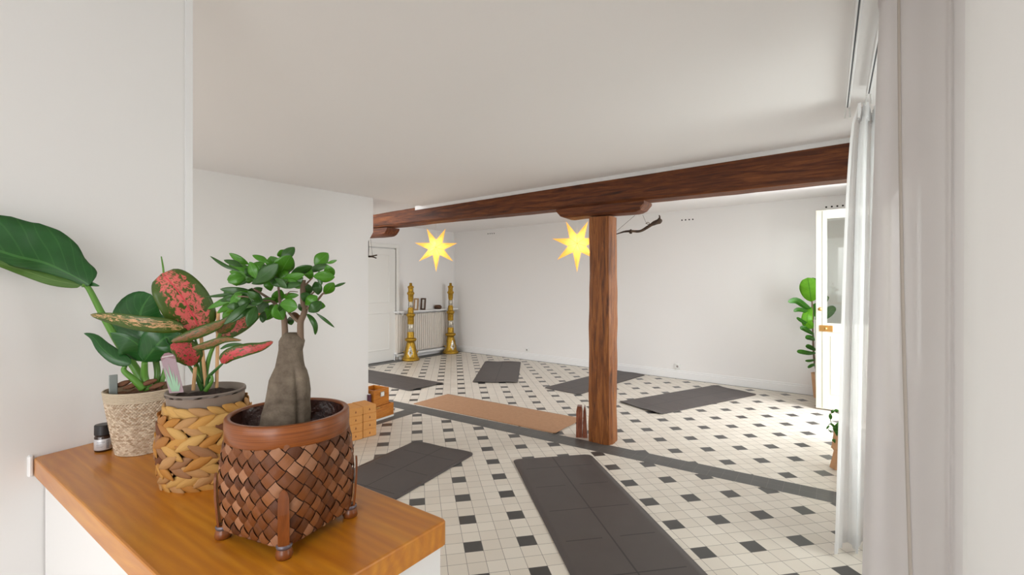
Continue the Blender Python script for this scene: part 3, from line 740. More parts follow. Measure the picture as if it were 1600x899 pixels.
dup(c_1, (-1.287, 9.89, 0.0015), .4, 'tall gilded and silver column in the far corner, right of the radiator', 'pair of gilded columns')

# ------------------------------------------------------------------ radiator, shelf and what stands on it
rl, rr_ = on_lw(618.5, .055), on_lw(703, .055)
RL = (rr_ - rl).length; r = thing('radiator', 'cream ribbed radiator on the far left wall under the shelf', 'radiator', (rl.x, rl.y, 0))
m = MB(); nrib = int(RL/.052)
for i in range(nrib):
    q = rl + LD*(.026 + i*.052) ; m.box((q.x, q.y, .50), (.0475, .055, .74), lrz, .010)
m.build('ribs', rad_m, r)
m = MB(); q = rl + LD*RL/2 - LN*.012; m.box((q.x, q.y, .50), (RL-.02, .024, .68), lrz, .003); m.build('back_panel', rad_m, r)
m = MB(); q = rl + LD*RL/2 ; m.box((q.x, q.y, .09), (RL, .09, .05), lrz, .01)
for t in (.08, .92): q = rl + LD*RL*t; m.box((q.x, q.y, .035), (.05, .06, .068), lrz, .005)
m.build('base_rail', trim_m, r)
m = MB(); q = rl - LD*.03; m.tube([(q.x, q.y, .002), (q.x, q.y, .14), ((q + LD*.04).x, (q + LD*.04).y, .15)], .011, 10); m.tube([((q+LN*.02).x, (q+LN*.02).y, .13), ((q + LN*.06).x, (q+LN*.06).y, .13)], .02, 10); m.build('valve', trim_m, r)
sh0, sh1 = on_lw(614.0, .02), isect(LW0 + LN*.02, LD, CB + CBN*.02, CBD)
c = (sh0+sh1)/2 + LN*.065; SL = (sh1-sh0).length - .01
r = thing('wall_shelf', 'white shelf above the radiator holding two picture frames', 'shelf', (c.x, c.y, .885)); m = MB(); m.box((c.x, c.y, .915), (SL, .155, .03), lrz, .004); m.build('shelf_board', trim_m, r)
for t in (-.40, .40):
    q = c + LD*SL*t - LN*.02; m = MB(); m.prism([((q - LN*.06).x, (q - LN*.06).y), ((q + LN*.06).x, (q + LN*.06).y), ((q + LN*.06 + LD*.02).x, (q + LN*.06 + LD*.02).y), ((q - LN*.06 + LD*.02).x, (q - LN*.06 + LD*.02).y)], lambda p: .875 if (v2(p) - q).dot(LN) > 0 else .78, .901); m.build('bracket', trim_m, r)
def frame(px, w, h, label, mat, inner):
    q = isect(c, LD, v2((0, 0)), v2(((px-800)/F, 1))); r = thing('picture_frame', label, 'picture frame', (q.x, q.y, .9315), 0)
    a = -.30; ex = v2((math.cos(a), math.sin(a))); ey = Vector((-ex.y, ex.x, 0)); lean = .12
    def P3(x, z, o=0): w_ = q + ex*x + ey*(z*lean + o); return (w_.x, w_.y, .9315 + z)
    def slab(x0, x1, z0, z1, o0, o1, nm, mt):
        m = MB(); m.add([P3(x0, z0, o0), P3(x1, z0, o0), P3(x1, z1, o0), P3(x0, z1, o0), P3(x0, z0, o1), P3(x1, z0, o1), P3(x1, z1, o1), P3(x0, z1, o1)], [(0, 1, 2, 3), (7, 6, 5, 4), (0, 4, 5, 1), (1, 5, 6, 2), (2, 6, 7, 3), (3, 7, 4, 0)]); return m
    b = w*.26; m = slab(-w/2, w/2, 0, b, 0, .018, '', mat)
    for args in ((-w/2, w/2, h-b, h), (-w/2, -w/2+b, b, h-b), (w/2-b, w/2, b, h-b)):
        k = slab(*args, 0, .018, '', mat); m.add(k.v, k.f)
    m.build('frame', mat, r); slab(-w/2+b, w/2-b, b, h-b, .008, .014, '', inner).build('picture', inner, r)
frame(649.3, .10, .235, 'light wooden picture frame half hidden behind the left gilded column', plain('light_frame_wood', (.34, .20, .09), .5), paper_m)
frame(660.5, .105, .235, 'dark brown wooden picture frame, right one of the two on the shelf', dark_frame_m, paper_m)
q = isect(c, LD, v2((0, 0)), v2(((684.5-800)/F, 1))); r = thing('wooden_bowl', 'small dark carved wooden piece lying on the shelf above the radiator', 'carving', (q.x, q.y, .931)); m = MB(); vs = []
secs = [(-.085, .02), (-.075, .038), (-.03, .045), (.03, .045), (.06, .040), (.072, .030), (.085, .008)]
for x, rr in secs:
    for i in range(12):
        a = 2*PI*i/12; vs.append((q.x + x*.9 + .0, q.y + rr*math.cos(a), .931 + max(0, rr*math.sin(a) + .040)))
m.add(vs, [(s_*12+i, (s_+1)*12+i, (s_+1)*12+(i+1) % 12, s_*12+(i+1) % 12) for s_ in range(6) for i in range(12)] + [tuple(range(12)), tuple(72+i for i in range(12))[::-1]]); m.build('carved_body', dark_frame_m, r)

# ------------------------------------------------------------------ star lamps
def make_star():
    r = thing('star_lamp', '', 'star lamp'); m = MB(); R = .272; r_ = .098; dp = .075; vs = [(0, -dp, 0), (0, dp, 0)]
    for i in range(14):
        a = -PI/2 + PI*i/7; rr = R if i % 2 == 0 else r_; 
        if i == 0: rr *= 1.12
        vs.append((rr*math.cos(a), 0, rr*math.sin(a)))
    fs = []
    for i in range(14): j = (i+1) % 14; fs += [(0, 2+i, 2+j), (1, 2+j, 2+i)]
    m.add(vs, fs); m.build('paper_shade', star_m, r)
    m = MB()
    for i in range(7):
        a = -PI/2 + 2*PI*(i+.5)/7; e = Vector((r_*math.cos(a), -.001, r_*math.sin(a))); m.tube([Vector((0, -dp-.0015, 0)), e], .0018, 5)
    m.build('seams', plain('star_seam', (.45, .20, .02), .8), r)
    m = MB(); m.tube([(0, 0, r_*.8), (0, 0, ZF - 1.96)], .0022, 6); m.build('cord', white_plastic_m, r)
    m = MB(); m.lathe([(0, -.03), (.02, -.02), (.026, 0), (.018, .025), (.012, .05), (0, .05)], n=14, caps=False); 
    e_ = plain('bulb_glow', (1, .8, .5), .5); n_ = e_.node_tree.nodes['Principled BSDF']; n_.inputs['Emission Color'].default_value = (1, .72, .38, 1); n_.inputs['Emission Strength'].default_value = 12
    m.build('bulb', e_, r, smooth=True); return r
s1 = make_star(); p1 = W(681.5, 387.5, 5.95); s1.location = p1; s1.rotation_euler = (0, 0, .10); s1['label'] = 'glowing yellow seven pointed paper star hanging left, clear of the post'; s1['group'] = 'glowing paper stars'
p2 = W(901.5, 381.5, 5.08); s2 = dup(s1, p2, -.10, 'glowing yellow paper star hanging half hidden behind the oak post', 'glowing paper stars')
for nm, p in (('star_light', p1), ('star_light', p2)):
    l = bpy.data.lights.new(nm, 'POINT'); l.energy = 8; l.color = (1, .66, .34); l.shadow_soft_size = .03
    o = bpy.data.objects.new(nm, l); COL.objects.link(o); o.location = p

# ------------------------------------------------------------------ driftwood
def limb(name, label, pts, Y, rad, wires):
    P_ = [W(x, y, Y + dy) for x, y, dy in pts]; root = thing(name, label, 'driftwood', tuple(P_[0])); m = MB()
    sp_ = spline(P_, 5); n = len(sp_); rr = []
    for i in range(n):
        t = i/(n-1)*(len(rad)-1); k = min(int(t), len(rad)-2); rr.append((rad[k]*(1-t+k) + rad[k+1]*(t-k))*(1 + .18*noise.noise(sp_[i]*30)))
    m.tube(sp_, rr, 9); m.build('branch', drift_m, root, smooth=True)
    for w in wires:
        m = MB(); m.tube([W(*w[0]), W(*w[1])], .0018, 5); m.build('hanging_wire', wire_m, root)
    return root
Yd = 4.62
dw_ = limb('driftwood', 'twisted dark driftwood branch hanging from wires under the beam, right of the post', [(930, 374, .02), (962, 366.2, 0), (975, 362.3, 0), (986, 361.5, 0), (1000, 361.5, 0), (1012, 355, -.01), (1022, 349, -.02), (1030, 346, -.02), (1033.5, 343.5, -.02)], Yd, [.003, .005, .009, .013, .012, .014, .020, .027, .014], [((962, 362.5, Yd), (992, 336.8, 4.22)), ((1004.5, 336.2, 4.14), (1010, 350, Yd - .02))])
for pts, rad in (([(1029, 343, -.02), (1031, 340, -.02), (1030, 336.5, -.03)], [.010, .007, .004]), ([(985.5, 358.5, 0), (985.8, 361, 0), (985.5, 365.5, 0)], [.008, .015, .006]), ([(1009, 350, -.02), (1012, 347.5, -.02), (1015, 349.5, -.02), (1013, 351, -.02), (1010, 349, -.02)], [.003]*5)):
    P_ = [W(x, y, Yd + dy) for x, y, dy in pts]; m = MB(); m.tube(spline(P_, 4), [rad[min(int(i/4), len(rad)-1)] for i in range(len(P_)*4-3)], 7); m.build('knot' if len(pts) < 5 else 'wire_loop', drift_m if len(pts) < 5 else wire_m, dw_, smooth=True)
Y5 = 4.99
dl_ = limb('driftwood', 'small dark forked driftwood hanging at the edge of the partition wall', [(571, 401, .02), (577, 401, 0), (582, 401.5, 0), (588, 403.5, -.02)], Y5, [.006, .010, .008, .006], [((579, 374, Y5), (582, 399, Y5))])
m = MB(); m.tube(spline([W(577, 401, Y5), W(583, 400, Y5-.03), W(589, 398.8, Y5-.04)], 4), .007, 7); m.build('fork', drift_m, dl_, smooth=True)
m = MB(); m.tube(spline([W(576.3, 371, Y5), W(575.6, 378, Y5), W(575.8, 390, Y5), W(575.2, 402, Y5)], 4), .006, 7); m.build('upright_twig', drift_m, dl_, smooth=True)

# ------------------------------------------------------------------ sockets and vent holes on the back wall
def on_back(px, py, off=0.0):
    p = isect(CB + CBN*off, CBD, v2((0, 0)), v2(((px-800)/F, 1))); return Vector((p.x, p.y, H - (py-HY)/F*p.y))
bkz = math.atan2(CBD.y, CBD.x)
for (px, py, lab) in ((823.5, 547, 'white wall socket low on the back wall, left of the post'), (1058.5, 573, 'white wall socket low on the back wall, right of the post')):
    p = on_back(px, py, .010); r = thing('wall_socket', lab, 'socket', tuple(p)); m = MB(); m.box(tuple(p - CBN*0.003), (.082, .014, .082), bkz, .004); m.build('plate', white_plastic_m, r)
    m = MB(); q = p + CBN*.010; rot = []; m.lathe([(.030, 0), (.030, .012), (.022, .012), (.020, .003), (0, .003)], n=20, caps=False)
    X = CBD; Z = Vector((0, 0, 1)); m.v = [p + X*v.x + Z*v.y + CBN*(v.z + .003) for v in m.v]; m.build('socket_ring', white_plastic_m, r)
    m = MB(); m.lathe([(0, .0045), (.016, .0045), (.016, .0055), (0, .0055)], n=16, caps=False); m.v = [p + X*v.x + Z*v.y + CBN*(v.z + .004) for v in m.v]; m.build('socket_face', plain('socket_shadow_grey', (.30, .25, .24), .6), r)
    if px > 1000:
        m = MB(); m.tube([p + CBN*.005 - Z*.04 - X*.02, p - CBN*.004 - Z*.13 - X*.02], .003, 5); m.build('cable', white_plastic_m, r)
for (x0, x1, y0, y1, n, lab) in ((762.5, 772, 365.5, 364.8, 4, 'row of four small vent holes high on the back wall, left of the post'), (1065.5, 1082.5, 344.2, 343, 4, 'row of four small vent holes high on the back wall, right of the driftwood'), (1291, 1317, 323.8, 321.4, 4, 'row of four vent holes above the open glazed door')):
    P_ = [on_back(x0 + (x1-x0)*i/(n-1), y0 + (y1-y0)*i/(n-1), .002) for i in range(n)]; r = thing('vent_holes', lab, 'air vent', tuple(P_[0]), 0, 'rows of vent holes')
    for p in P_:
        m = MB(); m.lathe([(0, -.004), (.011, -.004), (.011, .001), (0, .001)], n=12, caps=False); m.v = [p + CBD*v.x + Z*v.y + CBN*v.z for v in m.v]; m.build('hole', hole_m, r)

# ------------------------------------------------------------------ open glazed door leaf
D0 = v2((3.532, 5.487)); D1 = wa(6.47, .43); DD = (D1-D0).normalized(); DL = (D1-D0).length; drz = math.atan2(DD.y, DD.x); DN = Vector((DD.y, -DD.x, 0))
r = thing('door_2', 'cream glazed door leaf standing open beside the fiddle leaf plant', None, (D0.x, D0.y, 0)); r['kind'] = 'structure'; del r['label']
m = MB(); dh = 2.30; z0 = .015
def dbox(m, x0, x1, z0_, z1_, o=0, t=.036, bev=.003):
    q = D0 + DD*((x0+x1)/2) + DN*o; m.box((q.x, q.y, (z0_+z1_)/2), (x1-x0, t, z1_-z0_), drz, bev)
ydoor = 5.45; zmid = H - (505-HY)/F*ydoor
dbox(m, 0, .105, z0, dh); dbox(m, DL-.09, DL, z0, dh); dbox(m, .105, DL-.09, dh-.10, dh); dbox(m, .105, DL-.09, z0, z0+.13); dbox(m, .105, DL-.09, zmid-.10, zmid)
m.build('door_frame', cream_m, r)
m = MB(); dbox(m, .105, DL-.09, z0+.13, zmid-.10, 0, .018); dbox(m, .14, DL-.12, z0+.17, zmid-.14, .006, .018, .005); m.build('lower_panel', cream_m, r)
m = MB(); dbox(m, .100, DL-.085, zmid-.005, dh-.095, 0, .005, 0); m.build('pane', glass_m, r)
m = MB(); dbox(m, .060, .066, z0+.01, dh-.01, .0185, .003, 0); m.build('rebate_line', plain('cream_shadow_gap', (.35, .33, .27), .8), r)
m = MB(); zl = H - (513-HY)/F*ydoor; dbox(m, .035, .165, zl-.035, zl+.035, .021, .008, .002); lp = m.build('lock_plate', plain('worn_brass', (.55, .30, .09), .35, .7), r)
def knob(zk, xk, rad, nm, par):
    m = MB(); m.lathe([(0, 0), (.012, 0), (.009, .014), (rad*.8, .020), (rad, .030), (rad*.7, .042), (0, .046)], n=16, caps=False); q = D0 + DD*xk + DN*.022
    m.v = [Vector((q.x, q.y, zk)) + DD*v.x + Z*v.y + DN*v.z for v in m.v]; return m.build(nm, brass_m, par, smooth=True)
knob(zl, .10, .016, 'knob', lp); knob(H - (483-HY)/F*ydoor, .045, .022, 'latch', r)

# ------------------------------------------------------------------ curtain rails
def rail(a, b, label, term=True):
    r = thing('curtain_rail', label, 'curtain rail', tuple(b), 0, 'white ceiling curtain rails'); d = (b-a).normalized(); n = Vector((d.y, -d.x, 0)).normalized(); m = MB()
    h = .014; w = .011
    prof = [(-w, h), (-w, -h*.3), (-w+.003, -h*.6), (-.003, -h*.6), (-.003, -h*.2), (.003, -h*.2), (.003, -h*.6), (w-.003, -h*.6), (w, -h*.3), (w, h)]
    vs = []
    for e in (a, b):
        for x, z in prof: vs.append(e + n*x + Vector((0, 0, z)))
    k = len(prof); m.add(vs, [tuple(range(k)), tuple(range(2*k-1, k-1, -1))] + [(i, k+i, k+(i+1) % k, (i+1) % k) for i in range(k)]); m.build('track', trim_m, r)
    m = MB(); m.box(tuple((a+b)/2 + Vector((0, 0, -.0040))), ((b-a).length*.999, .0045, .010), math.atan2(d.y, d.x)); m.build('slot', label_ink, r)
    if term:
        for s_ in (-1, 1):
            m = MB(); m.tube([b + n*s_*.008 + Vector((0, 0, -.012)), b + n*s_*.010 + d*.012 + Vector((0, 0, -.03)), b + n*s_*.012 + d*.010 + Vector((0, 0, -.06))], .0045, 6); m.build('runner_hook', white_plastic_m, r)
    return r
def ray_end(px, py, z): Y = F*(z-H)/(HY-py); return Vector(((px-800)/F*Y, Y, z))
ra = ray_end(1324, 166, 2.410); rd = dirv(33.7); rail(ra - rd*3.3, ra, 'long white curtain rail on the ceiling, farther from the window wall')
rb = ray_end(1357.5, 144, 2.415); rail(rb - dirv(34.2)*3.1, rb, 'white curtain rail on the ceiling just above the gathered curtain')
rc = wa(6.62, .09); rc.z = 2.545; rail(rc - AD*2.4, rc, 'short white curtain rail in the far room above the open door, left one of two')
rdn = wa(6.62, .21); rdn.z = 2.545; rail(rdn - AD*2.4, rdn, 'short white curtain rail in the far room next to the window wall')

# ------------------------------------------------------------------ curtains
def curtain(name, label, plan, ztop, zbot, flare, mat, header=True, pleat=.006, pf=26, n=10, fe=.8, seam=None):
    P_ = spline([Vector(((px-800)/F*Y, Y, 0)) for px, Y in plan], n); m = MB(); rows = 26; vs = []; uv = []; N = len(P_)
    L = [0]
    for i in range(1, N): L.append(L[-1] + (P_[i]-P_[i-1]).length)
    for k in range(rows+1):
        t = k/rows; z = ztop + (zbot-ztop)*t
        for i, p in enumerate(P_):
            u = i/(N-1); tg = (P_[min(i+1, N-1)] - P_[max(i-1, 0)]).normalized(); nn = Vector((tg.y, -tg.x, 0))
            am = pleat*(1 - .5*t) + ((.006 if pleat > .002 else .001)*t)*math.sin(L[i]*9 + 1)
            f = flare*(1-u)**2 * (t**fe) / F * p.y
            sway = (.010 if pleat > .002 else .003)*math.sin(t*2.6 + L[i]*6)*t
            q = p + nn*(math.sin(L[i]*pf*2*PI/ max(.6, 1)) * am + sway) - Vector((f, 0, 0))
            vs.append((q.x, q.y, z)); uv.append((L[i], t))
    m.add(vs, [(k*N+i, k*N+i+1, (k+1)*N+i+1, (k+1)*N+i) for k in range(rows) for i in range(N-1)], uv)
    r = thing(name, label, 'curtain', (P_[0].x, P_[0].y, zbot)); m.build('cloth', mat, r, smooth=True)
    hm = MB(); h0 = [Vector(v) for v in vs[-N:]]; vv = []
    for q in h0: vv += [q + Vector((0, 0, .0)), q + Vector((0, 0, .06))]
    hm.add([v + Vector((-.0015, -.0015, 0)) for v in vv], [(2*i, 2*i+2, 2*i+3, 2*i+1) for i in range(N-1)]); hm.build('hem', mat, r, smooth=True)
    if seam:
        sm = MB(); vv = []
        for k in range(rows+1):
            t = k/rows; ii = (seam[0] + (seam[1]-seam[0])*t)*(N-1); i0 = int(ii); fr = ii-i0; q = Vector(vs[k*N+i0])*(1-fr) + Vector(vs[k*N+min(i0+1, N-1)])*fr; tg = (P_[min(i0+1, N-1)] - P_[i0]).normalized(); nn = Vector((tg.y, -tg.x, 0))
            if nn.dot(q) > 0: nn = -nn
            vv += [q - tg*.006 + nn*.001, q - tg*.004 + nn*.0045, q + tg*.004 + nn*.0045, q + tg*.006 + nn*.001]
        sm.add(vv, [(4*k+j, 4*k+j+1, 4*k+5+j, 4*k+4+j) for k in range(rows) for j in range(3)]); sm.build('side_seam', seam_m, r, smooth=True)
    if header:
        hd_ = MB(); vv = []
        for i in range(N):
            p = Vector(vs[i]); tg = (P_[min(i+1, N-1)] - P_[max(i-1, 0)]).normalized(); nn = Vector((tg.y, -tg.x, 0)); w = nn*(.006*math.sin(L[i]*150)); out_ = Vector((-.002, -.004, 0))
            vv += [p + w + out_ + Vector((0, 0, .012 + .004*math.sin(L[i]*90))), p + w*1.2 + out_ + Vector((0, 0, -.03)), p + w*.4 + out_*.5 + Vector((0, 0, -.065))]
        hd_.add(vv, [(3*i+j, 3*i+3+j, 3*i+4+j, 3*i+1+j) for i in range(N-1) for j in range(2)]); hd_.build('gathered_header', mat, r, smooth=True)
    return r
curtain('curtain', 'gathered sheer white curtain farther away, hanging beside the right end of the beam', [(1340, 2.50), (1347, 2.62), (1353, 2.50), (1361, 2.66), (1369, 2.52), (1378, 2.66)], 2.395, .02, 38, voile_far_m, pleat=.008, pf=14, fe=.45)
curtain('curtain', 'sheer white curtain with soft folds, nearer one with the slanting seam', [(1375, 1.54), (1380, 1.47), (1398, 1.42), (1416, 1.36), (1440, 1.30), (1460, 1.23), (1482, 1.16), (1493, 1.15), (1505, 1.10), (1520, 1.05)], 2.385, .02, 32, voile_m, pleat=.001, pf=5, seam=(.27, .46))
curtain('curtain', 'smooth white curtain panel at the right edge of the picture', [(1509, 1.00), (1515, .965), (1525, .94), (1545, .90), (1580, .86), (1625, .82), (1700, .76), (1800, .68)], 2.385, .02, 4, panel_m, pleat=.0, pf=3)

# ------------------------------------------------------------------ foreground: pots and plants on the counter
def leaf(name, mat, parent, pts, wl, wr, Y=None, shape=(.75, 1.0), cup=.15, tilt=0.0, nt=16, ns=8, wave=0.0, solid=.0006, mb=None, prof=None):
    """pts: midrib through (px, py, Y); wl, wr: blade half widths in pixels of that distance, left/right of the heading"""
    P_ = spline([W(x, y, yy) for x, y, yy in pts], max(3, nt//max(1, len(pts)-1))); n = len(P_)-1
    vs = []; uv = []
    for i, p in enumerate(P_):
        t = i/n; tg = (P_[min(i+1, n)] - P_[max(i-1, 0)]).normalized()
        view = Vector((p.x, p.y, p.z - H)).normalized(); side = tg.cross(view); side.normalize() if side.length > .05 else None
        nor = side.cross(tg).normalized()
        s_ = (side*math.cos(tilt) + nor*math.sin(tilt)); nn = s_.cross(tg).normalized()
        pr = math.sin(PI*min(1, max(0, t))**shape[0])**shape[1]
        if prof:
            kk = 0
            while kk < len(prof)-2 and prof[kk+1][0] < t: kk += 1
            (ta, va), (tb, vb) = prof[kk], prof[kk+1]; pr = va + (vb-va)*max(0, min(1, (t-ta)/(tb-ta)))
        for k in range(ns+1):
            u = 2*k/ns - 1; wd = (wr if u > 0 else wl)*p.y/F*pr
            off = s_*u*wd + nn*(cup*abs(u)**1.5*wd + wave*wd*math.sin(t*11 + (2 if u > 0 else 0))*abs(u)**2)
            vs.append(p + off); uv.append((t, .5 + u*.5))
    k = ns+1; fs = [(a*k+i, a*k+i+1, (a+1)*k+i+1, (a+1)*k+i) for a in range(n) for i in range(ns)]
    if mb is not None: mb.add(vs, fs, uv); return None
    m = MB(); m.add(vs, fs, uv); return m.build(name, mat, parent, smooth=True, solid=solid)
def stalk(name, mat, parent, pts, r0, r1, n=8, sub=6):
    P_ = spline([W(x, y, yy) for x, y, yy in pts], sub); m = MB(); k = len(P_)
    m.tube(P_, [r0 + (r1-r0)*i/(k-1) for i in range(k)], n); return m.build(name, mat, parent, smooth=True)
def disc(name, mat, parent, c, r, z, n=28, bump=.003, seed=0):
    m = MB(); vs = [(c.x, c.y, z + bump)]; 
    for j in range(1, 7):
        for i in range(n):
            a = 2*PI*i/n; rr = r*j/6; vs.append((c.x+rr*math.cos(a), c.y+rr*math.sin(a), z + bump*noise.noise(Vector((rr*90*math.cos(a)+seed, rr*90*math.sin(a), 3)))*1.6))
    fs = [(0, 1+i, 1+(i+1) % n) for i in range(n)] + [(1+j*n+i, 1+(j+1)*n+i, 1+(j+1)*n+(i+1) % n, 1+j*n+(i+1) % n) for j in range(5) for i in range(n)]
    m.add(vs, fs); return m.build(name, mat, parent, smooth=True)
def mixc(a, b, t): return tuple(x*(1-t) + y*t for x, y in zip(a, b))

def lump(m, c, ax, nz, L, wd, th, dye, seg=5, ring=6, sharp=.7):
    """a flat spindle: centre c, long axis ax, outward normal nz"""
    bx = ax.cross(nz).normalized(); vs = []; uv = []
    for i in range(seg+1):
        t = i/seg; s_ = math.sin(PI*(.06 + .88*t))**sharp; x = (t-.5)*L
        for k in range(ring):
            a = 2*PI*k/ring; vs.append(c + ax*x + bx*(wd/2*s_*math.cos(a)) + nz*(th/2*s_*math.sin(a) - .0)); uv.append((t*1.5, math.cos(a)*14 + 7))
    fs = [(i*ring+k, i*ring+(k+1) % ring, (i+1)*ring+(k+1) % ring, (i+1)*ring+k) for i in range(seg) for k in range(ring)] + [tuple(range(ring))[::-1], tuple(seg*ring+k for k in range(ring))]
    m.add(vs, fs, uv, dye)

# --- jute pot with the philodendron
jc = v2((-.893, 1.140)); r = thing('potted_philodendron', 'large leaved green plant in a pale braided jute pot at the back of the counter', 'potted plant', (jc.x, jc.y, ZT))
def jr(z): t = z/.148; return .048 + .0245*t**.9
m = MB(); m.lathe([(0, 0.0), (.045, 0.0), (.048, .006)] + [(jr(z)-.001, z) for z in (.03, .06, .09, .12, .148)] + [(jr(.148)-.008, .148), (.050, .03), (0, .03)], (jc.x, jc.y, ZT+.0005), 40, caps=False); pot = m.build('jute_pot', jute_core_m, r, smooth=True)
m = MB(); rng = random.Random(3); rows_ = 30
for k in range(rows_):
    z = .003 + k*.0041; rr = jr(z); nn = 62
    for i in range(nn):
        a = 2*PI*(i + .5*(k % 2))/nn; nz = Vector((math.cos(a), math.sin(a), 0)); tg = Vector((-math.sin(a), math.cos(a), 0))
        ax = (tg*.85 + Vector((0, 0, .5 if k % 2 else -.5))).normalized(); b = rng.random()
        lump(m, v2(jc) + nz*(rr+.0006) + Vector((0, 0, ZT + z)), ax, nz, .0085, .0042, .0036, mixc((.42, .30, .20), (.76, .65, .51), b), 3, 4)
m.build('jute_braid', jute_m, pot)
m = MB()
for k in range(6):
    z = .127 + k*.0042; m.lathe([(jr(z)+.0022*math.cos(q), z + .0023*math.sin(q)) for q in [j*PI/4 for j in range(-3, 4)]], (jc.x, jc.y, ZT), 40, caps=False)
m.build('rim_coils', plain('jute_rim', (.60, .50, .37), .85, bump=.8, bscale=300), pot, smooth=True)
disc('soil', bark_m, r, jc, .060, ZT + .134, bump=.008)
for (x, y) in ((192, 600), (206, 603), (246, 603), (232, 598)):
    m = MB(); q = W(x, y, 1.125); lump(m, q, Vector((.9, .3, .3)).normalized(), Vector((0, -.3, .9)).normalized(), .035, .020, .012, None); m.build('bark_chip', bark_m, r, smooth=True)
Y0 = 1.15
stalk('leaf_stem', stem_m, r, [(229, 608, Y0), (214, 580, Y0), (185, 536, Y0-.01), (160, 492, Y0-.03), (138, 450, Y0-.05), (128, 446, Y0-.06)], .0105, .0045)
leaf('leaf', philo_m, r, [(140, 446, Y0-.055), (115, 432, Y0-.07), (70, 412, Y0-.10), (20, 400, Y0-.14), (-60, 372, Y0-.20), (-160, 335, Y0-.27)], 58, 16, prof=[(0, .03), (.03, .24), (.07, .36), (.12, .42), (.18, .46), (.24, .54), (.32, .76), (.42, .94), (.52, 1), (.7, .95), (.85, .7), (1, 0)], cup=.25, tilt=.15, nt=60, ns=10, wave=.04)
leaf('leaf_underside', philo_lt_m, r, [(128, 446, Y0-.052), (84, 438, Y0-.08), (40, 424, Y0-.11), (0, 412, Y0-.15), (-70, 392, Y0-.2)], 9, 9, shape=(.6, .8), cup=.2, nt=20)
leaf('leaf_lobe', philo_m, r, [(128, 446, Y0-.05), (140, 442, Y0-.05), (156, 447, Y0-.05)], 6, 2, shape=(.7, .8))
leaf('leaf', philo_m, r, [(232, 560, Y0+.02), (222, 525, Y0+.05), (220, 488, Y0+.04), (236, 460, Y0+.03)], 32, 40, shape=(.9, .7), cup=.2, tilt=.3, nt=18)
leaf('leaf', philo_m, r, [(228, 567, Y0-.02), (222, 545, Y0-.04), (200, 528, Y0-.06), (172, 520, Y0-.07)], 6, 30, shape=(.8, .8), cup=.1, tilt=.3, nt=14)
leaf('leaf', philo_m, r, [(225, 566, Y0-.03), (245, 540, Y0-.05), (262, 528, Y0-.04), (272, 560, Y0-.02)], 30, 26, shape=(.8, .8), cup=.2, nt=14)
leaf('leaf', philo_m, r, [(205, 569, Y0-.05), (182, 562, Y0-.06), (160, 545, Y0-.06), (146, 528, Y0-.05), (131, 521, Y0-.05)], 13, 8, shape=(.6, .9), cup=.3, nt=18)
stalk('leaf_stem', stem_m, r, [(232, 610, Y0-.02), (226, 590, Y0-.02), (226, 566, Y0-.03)], .010, .006)
stalk('leaf_stem', stem_m, r, [(224, 608, Y0-.03), (210, 594, Y0-.04), (194, 580, Y0-.05), (196, 572, Y0-.05)], .009, .004)
stalk('leaf_stem', philo_lt_m, r, [(242, 608, Y0), (246, 585, Y0), (243, 560, Y0+.01)], .006, .007)
stalk('leaf_stem', stem_m, r, [(250, 606, Y0), (262, 560, Y0+.02), (262, 520, Y0+.03), (256, 430, Y0+.03), (252, 401, Y0+.02)], .006, .0012)
m = MB(); a_ = W(173, 607, 1.10); 
for z0_, z1_ in ((0, .050),):
    q = W(177, 590, 1.105); m.box((q.x, q.y, ZT + .150), (.016, .003, .075), .9, .001); 
m.build('plant_label', clear_tag_m, r)

# --- wicker pot with the red and green aglaonema
wc = v2((-.634, .981)); r = thing('potted_aglaonema', 'pink and green mottled plant in a braided water hyacinth basket', 'potted plant', (wc.x, wc.y, ZT))
def wr_(z): t = max(0, min(1, z/.165)); return .060 + .024*math.sin(PI*min(1, (t*.82+.12)))**.8 - .007*max(0, t-.75)/.25
m = MB(); m.lathe([(0, 0), (.055, 0)] + [(wr_(z)-.005, z + (.004 if z == 0 else 0)) for z in (0, .02, .04, .06, .08, .1, .12, .14, .148)] + [(.071, .149), (.064, .145), (.058, .02), (0, .02)], (wc.x, wc.y, ZT+.0005), 40, caps=False); pot = m.build('wicker_pot', core_m, r, smooth=True)
m = MB(); rng = random.Random(5); rows_ = 9; pitch = .0160
pal = [(.54, .24, .045), (.64, .33, .075), (.70, .42, .13), (.46, .20, .05), (.56, .31, .12), (.36, .18, .08), (.66, .38, .11)]
for k in range(rows_):
    z = .0160 + k*pitch*.96; rr = wr_(z); nn = 18; up = 1 if k % 2 else -1
    for i in range(nn):
        a = 2*PI*(i + .25*k + rng.uniform(-.1, .1))/nn; nz = Vector((math.cos(a), math.sin(a), .12*math.sin((z-.08)*20))).normalized(); tg = Vector((-math.sin(a), math.cos(a), 0))
        ax = (tg + Vector((0, 0, .55*up + rng.uniform(-.1, .1)))).normalized(); c0 = pal[rng.randrange(7)]
        if rng.random() < .06: c0 = (.16, .055, .022)
        lump(m, v2(wc) + nz*(rr + rng.uniform(-.0015, .0015)) + Vector((0, 0, ZT + z + rng.uniform(-.0015, .0015))), ax, nz, rng.uniform(.048, .060), rng.uniform(.018, .0235), .009, c0, 8, 8, 1.05)
for k, (zz, nn, L_w) in enumerate(((.0078, 30, .020), (.153, 26, .026))):
    for i in range(nn):
        a = 2*PI*i/nn; nz = Vector((math.cos(a), math.sin(a), 0)); tg = Vector((-math.sin(a), math.cos(a), .15)).normalized()
        lump(m, v2(wc) + nz*(wr_(zz) - (.004 if k == 0 else .006)) + Vector((0, 0, ZT + zz)), tg, nz, L_w, .011, .010, pal[rng.randrange(7)], 5, 6)
m.build('hyacinth_braid', wick_m, pot, smooth=True)
m = MB(); zt = .180
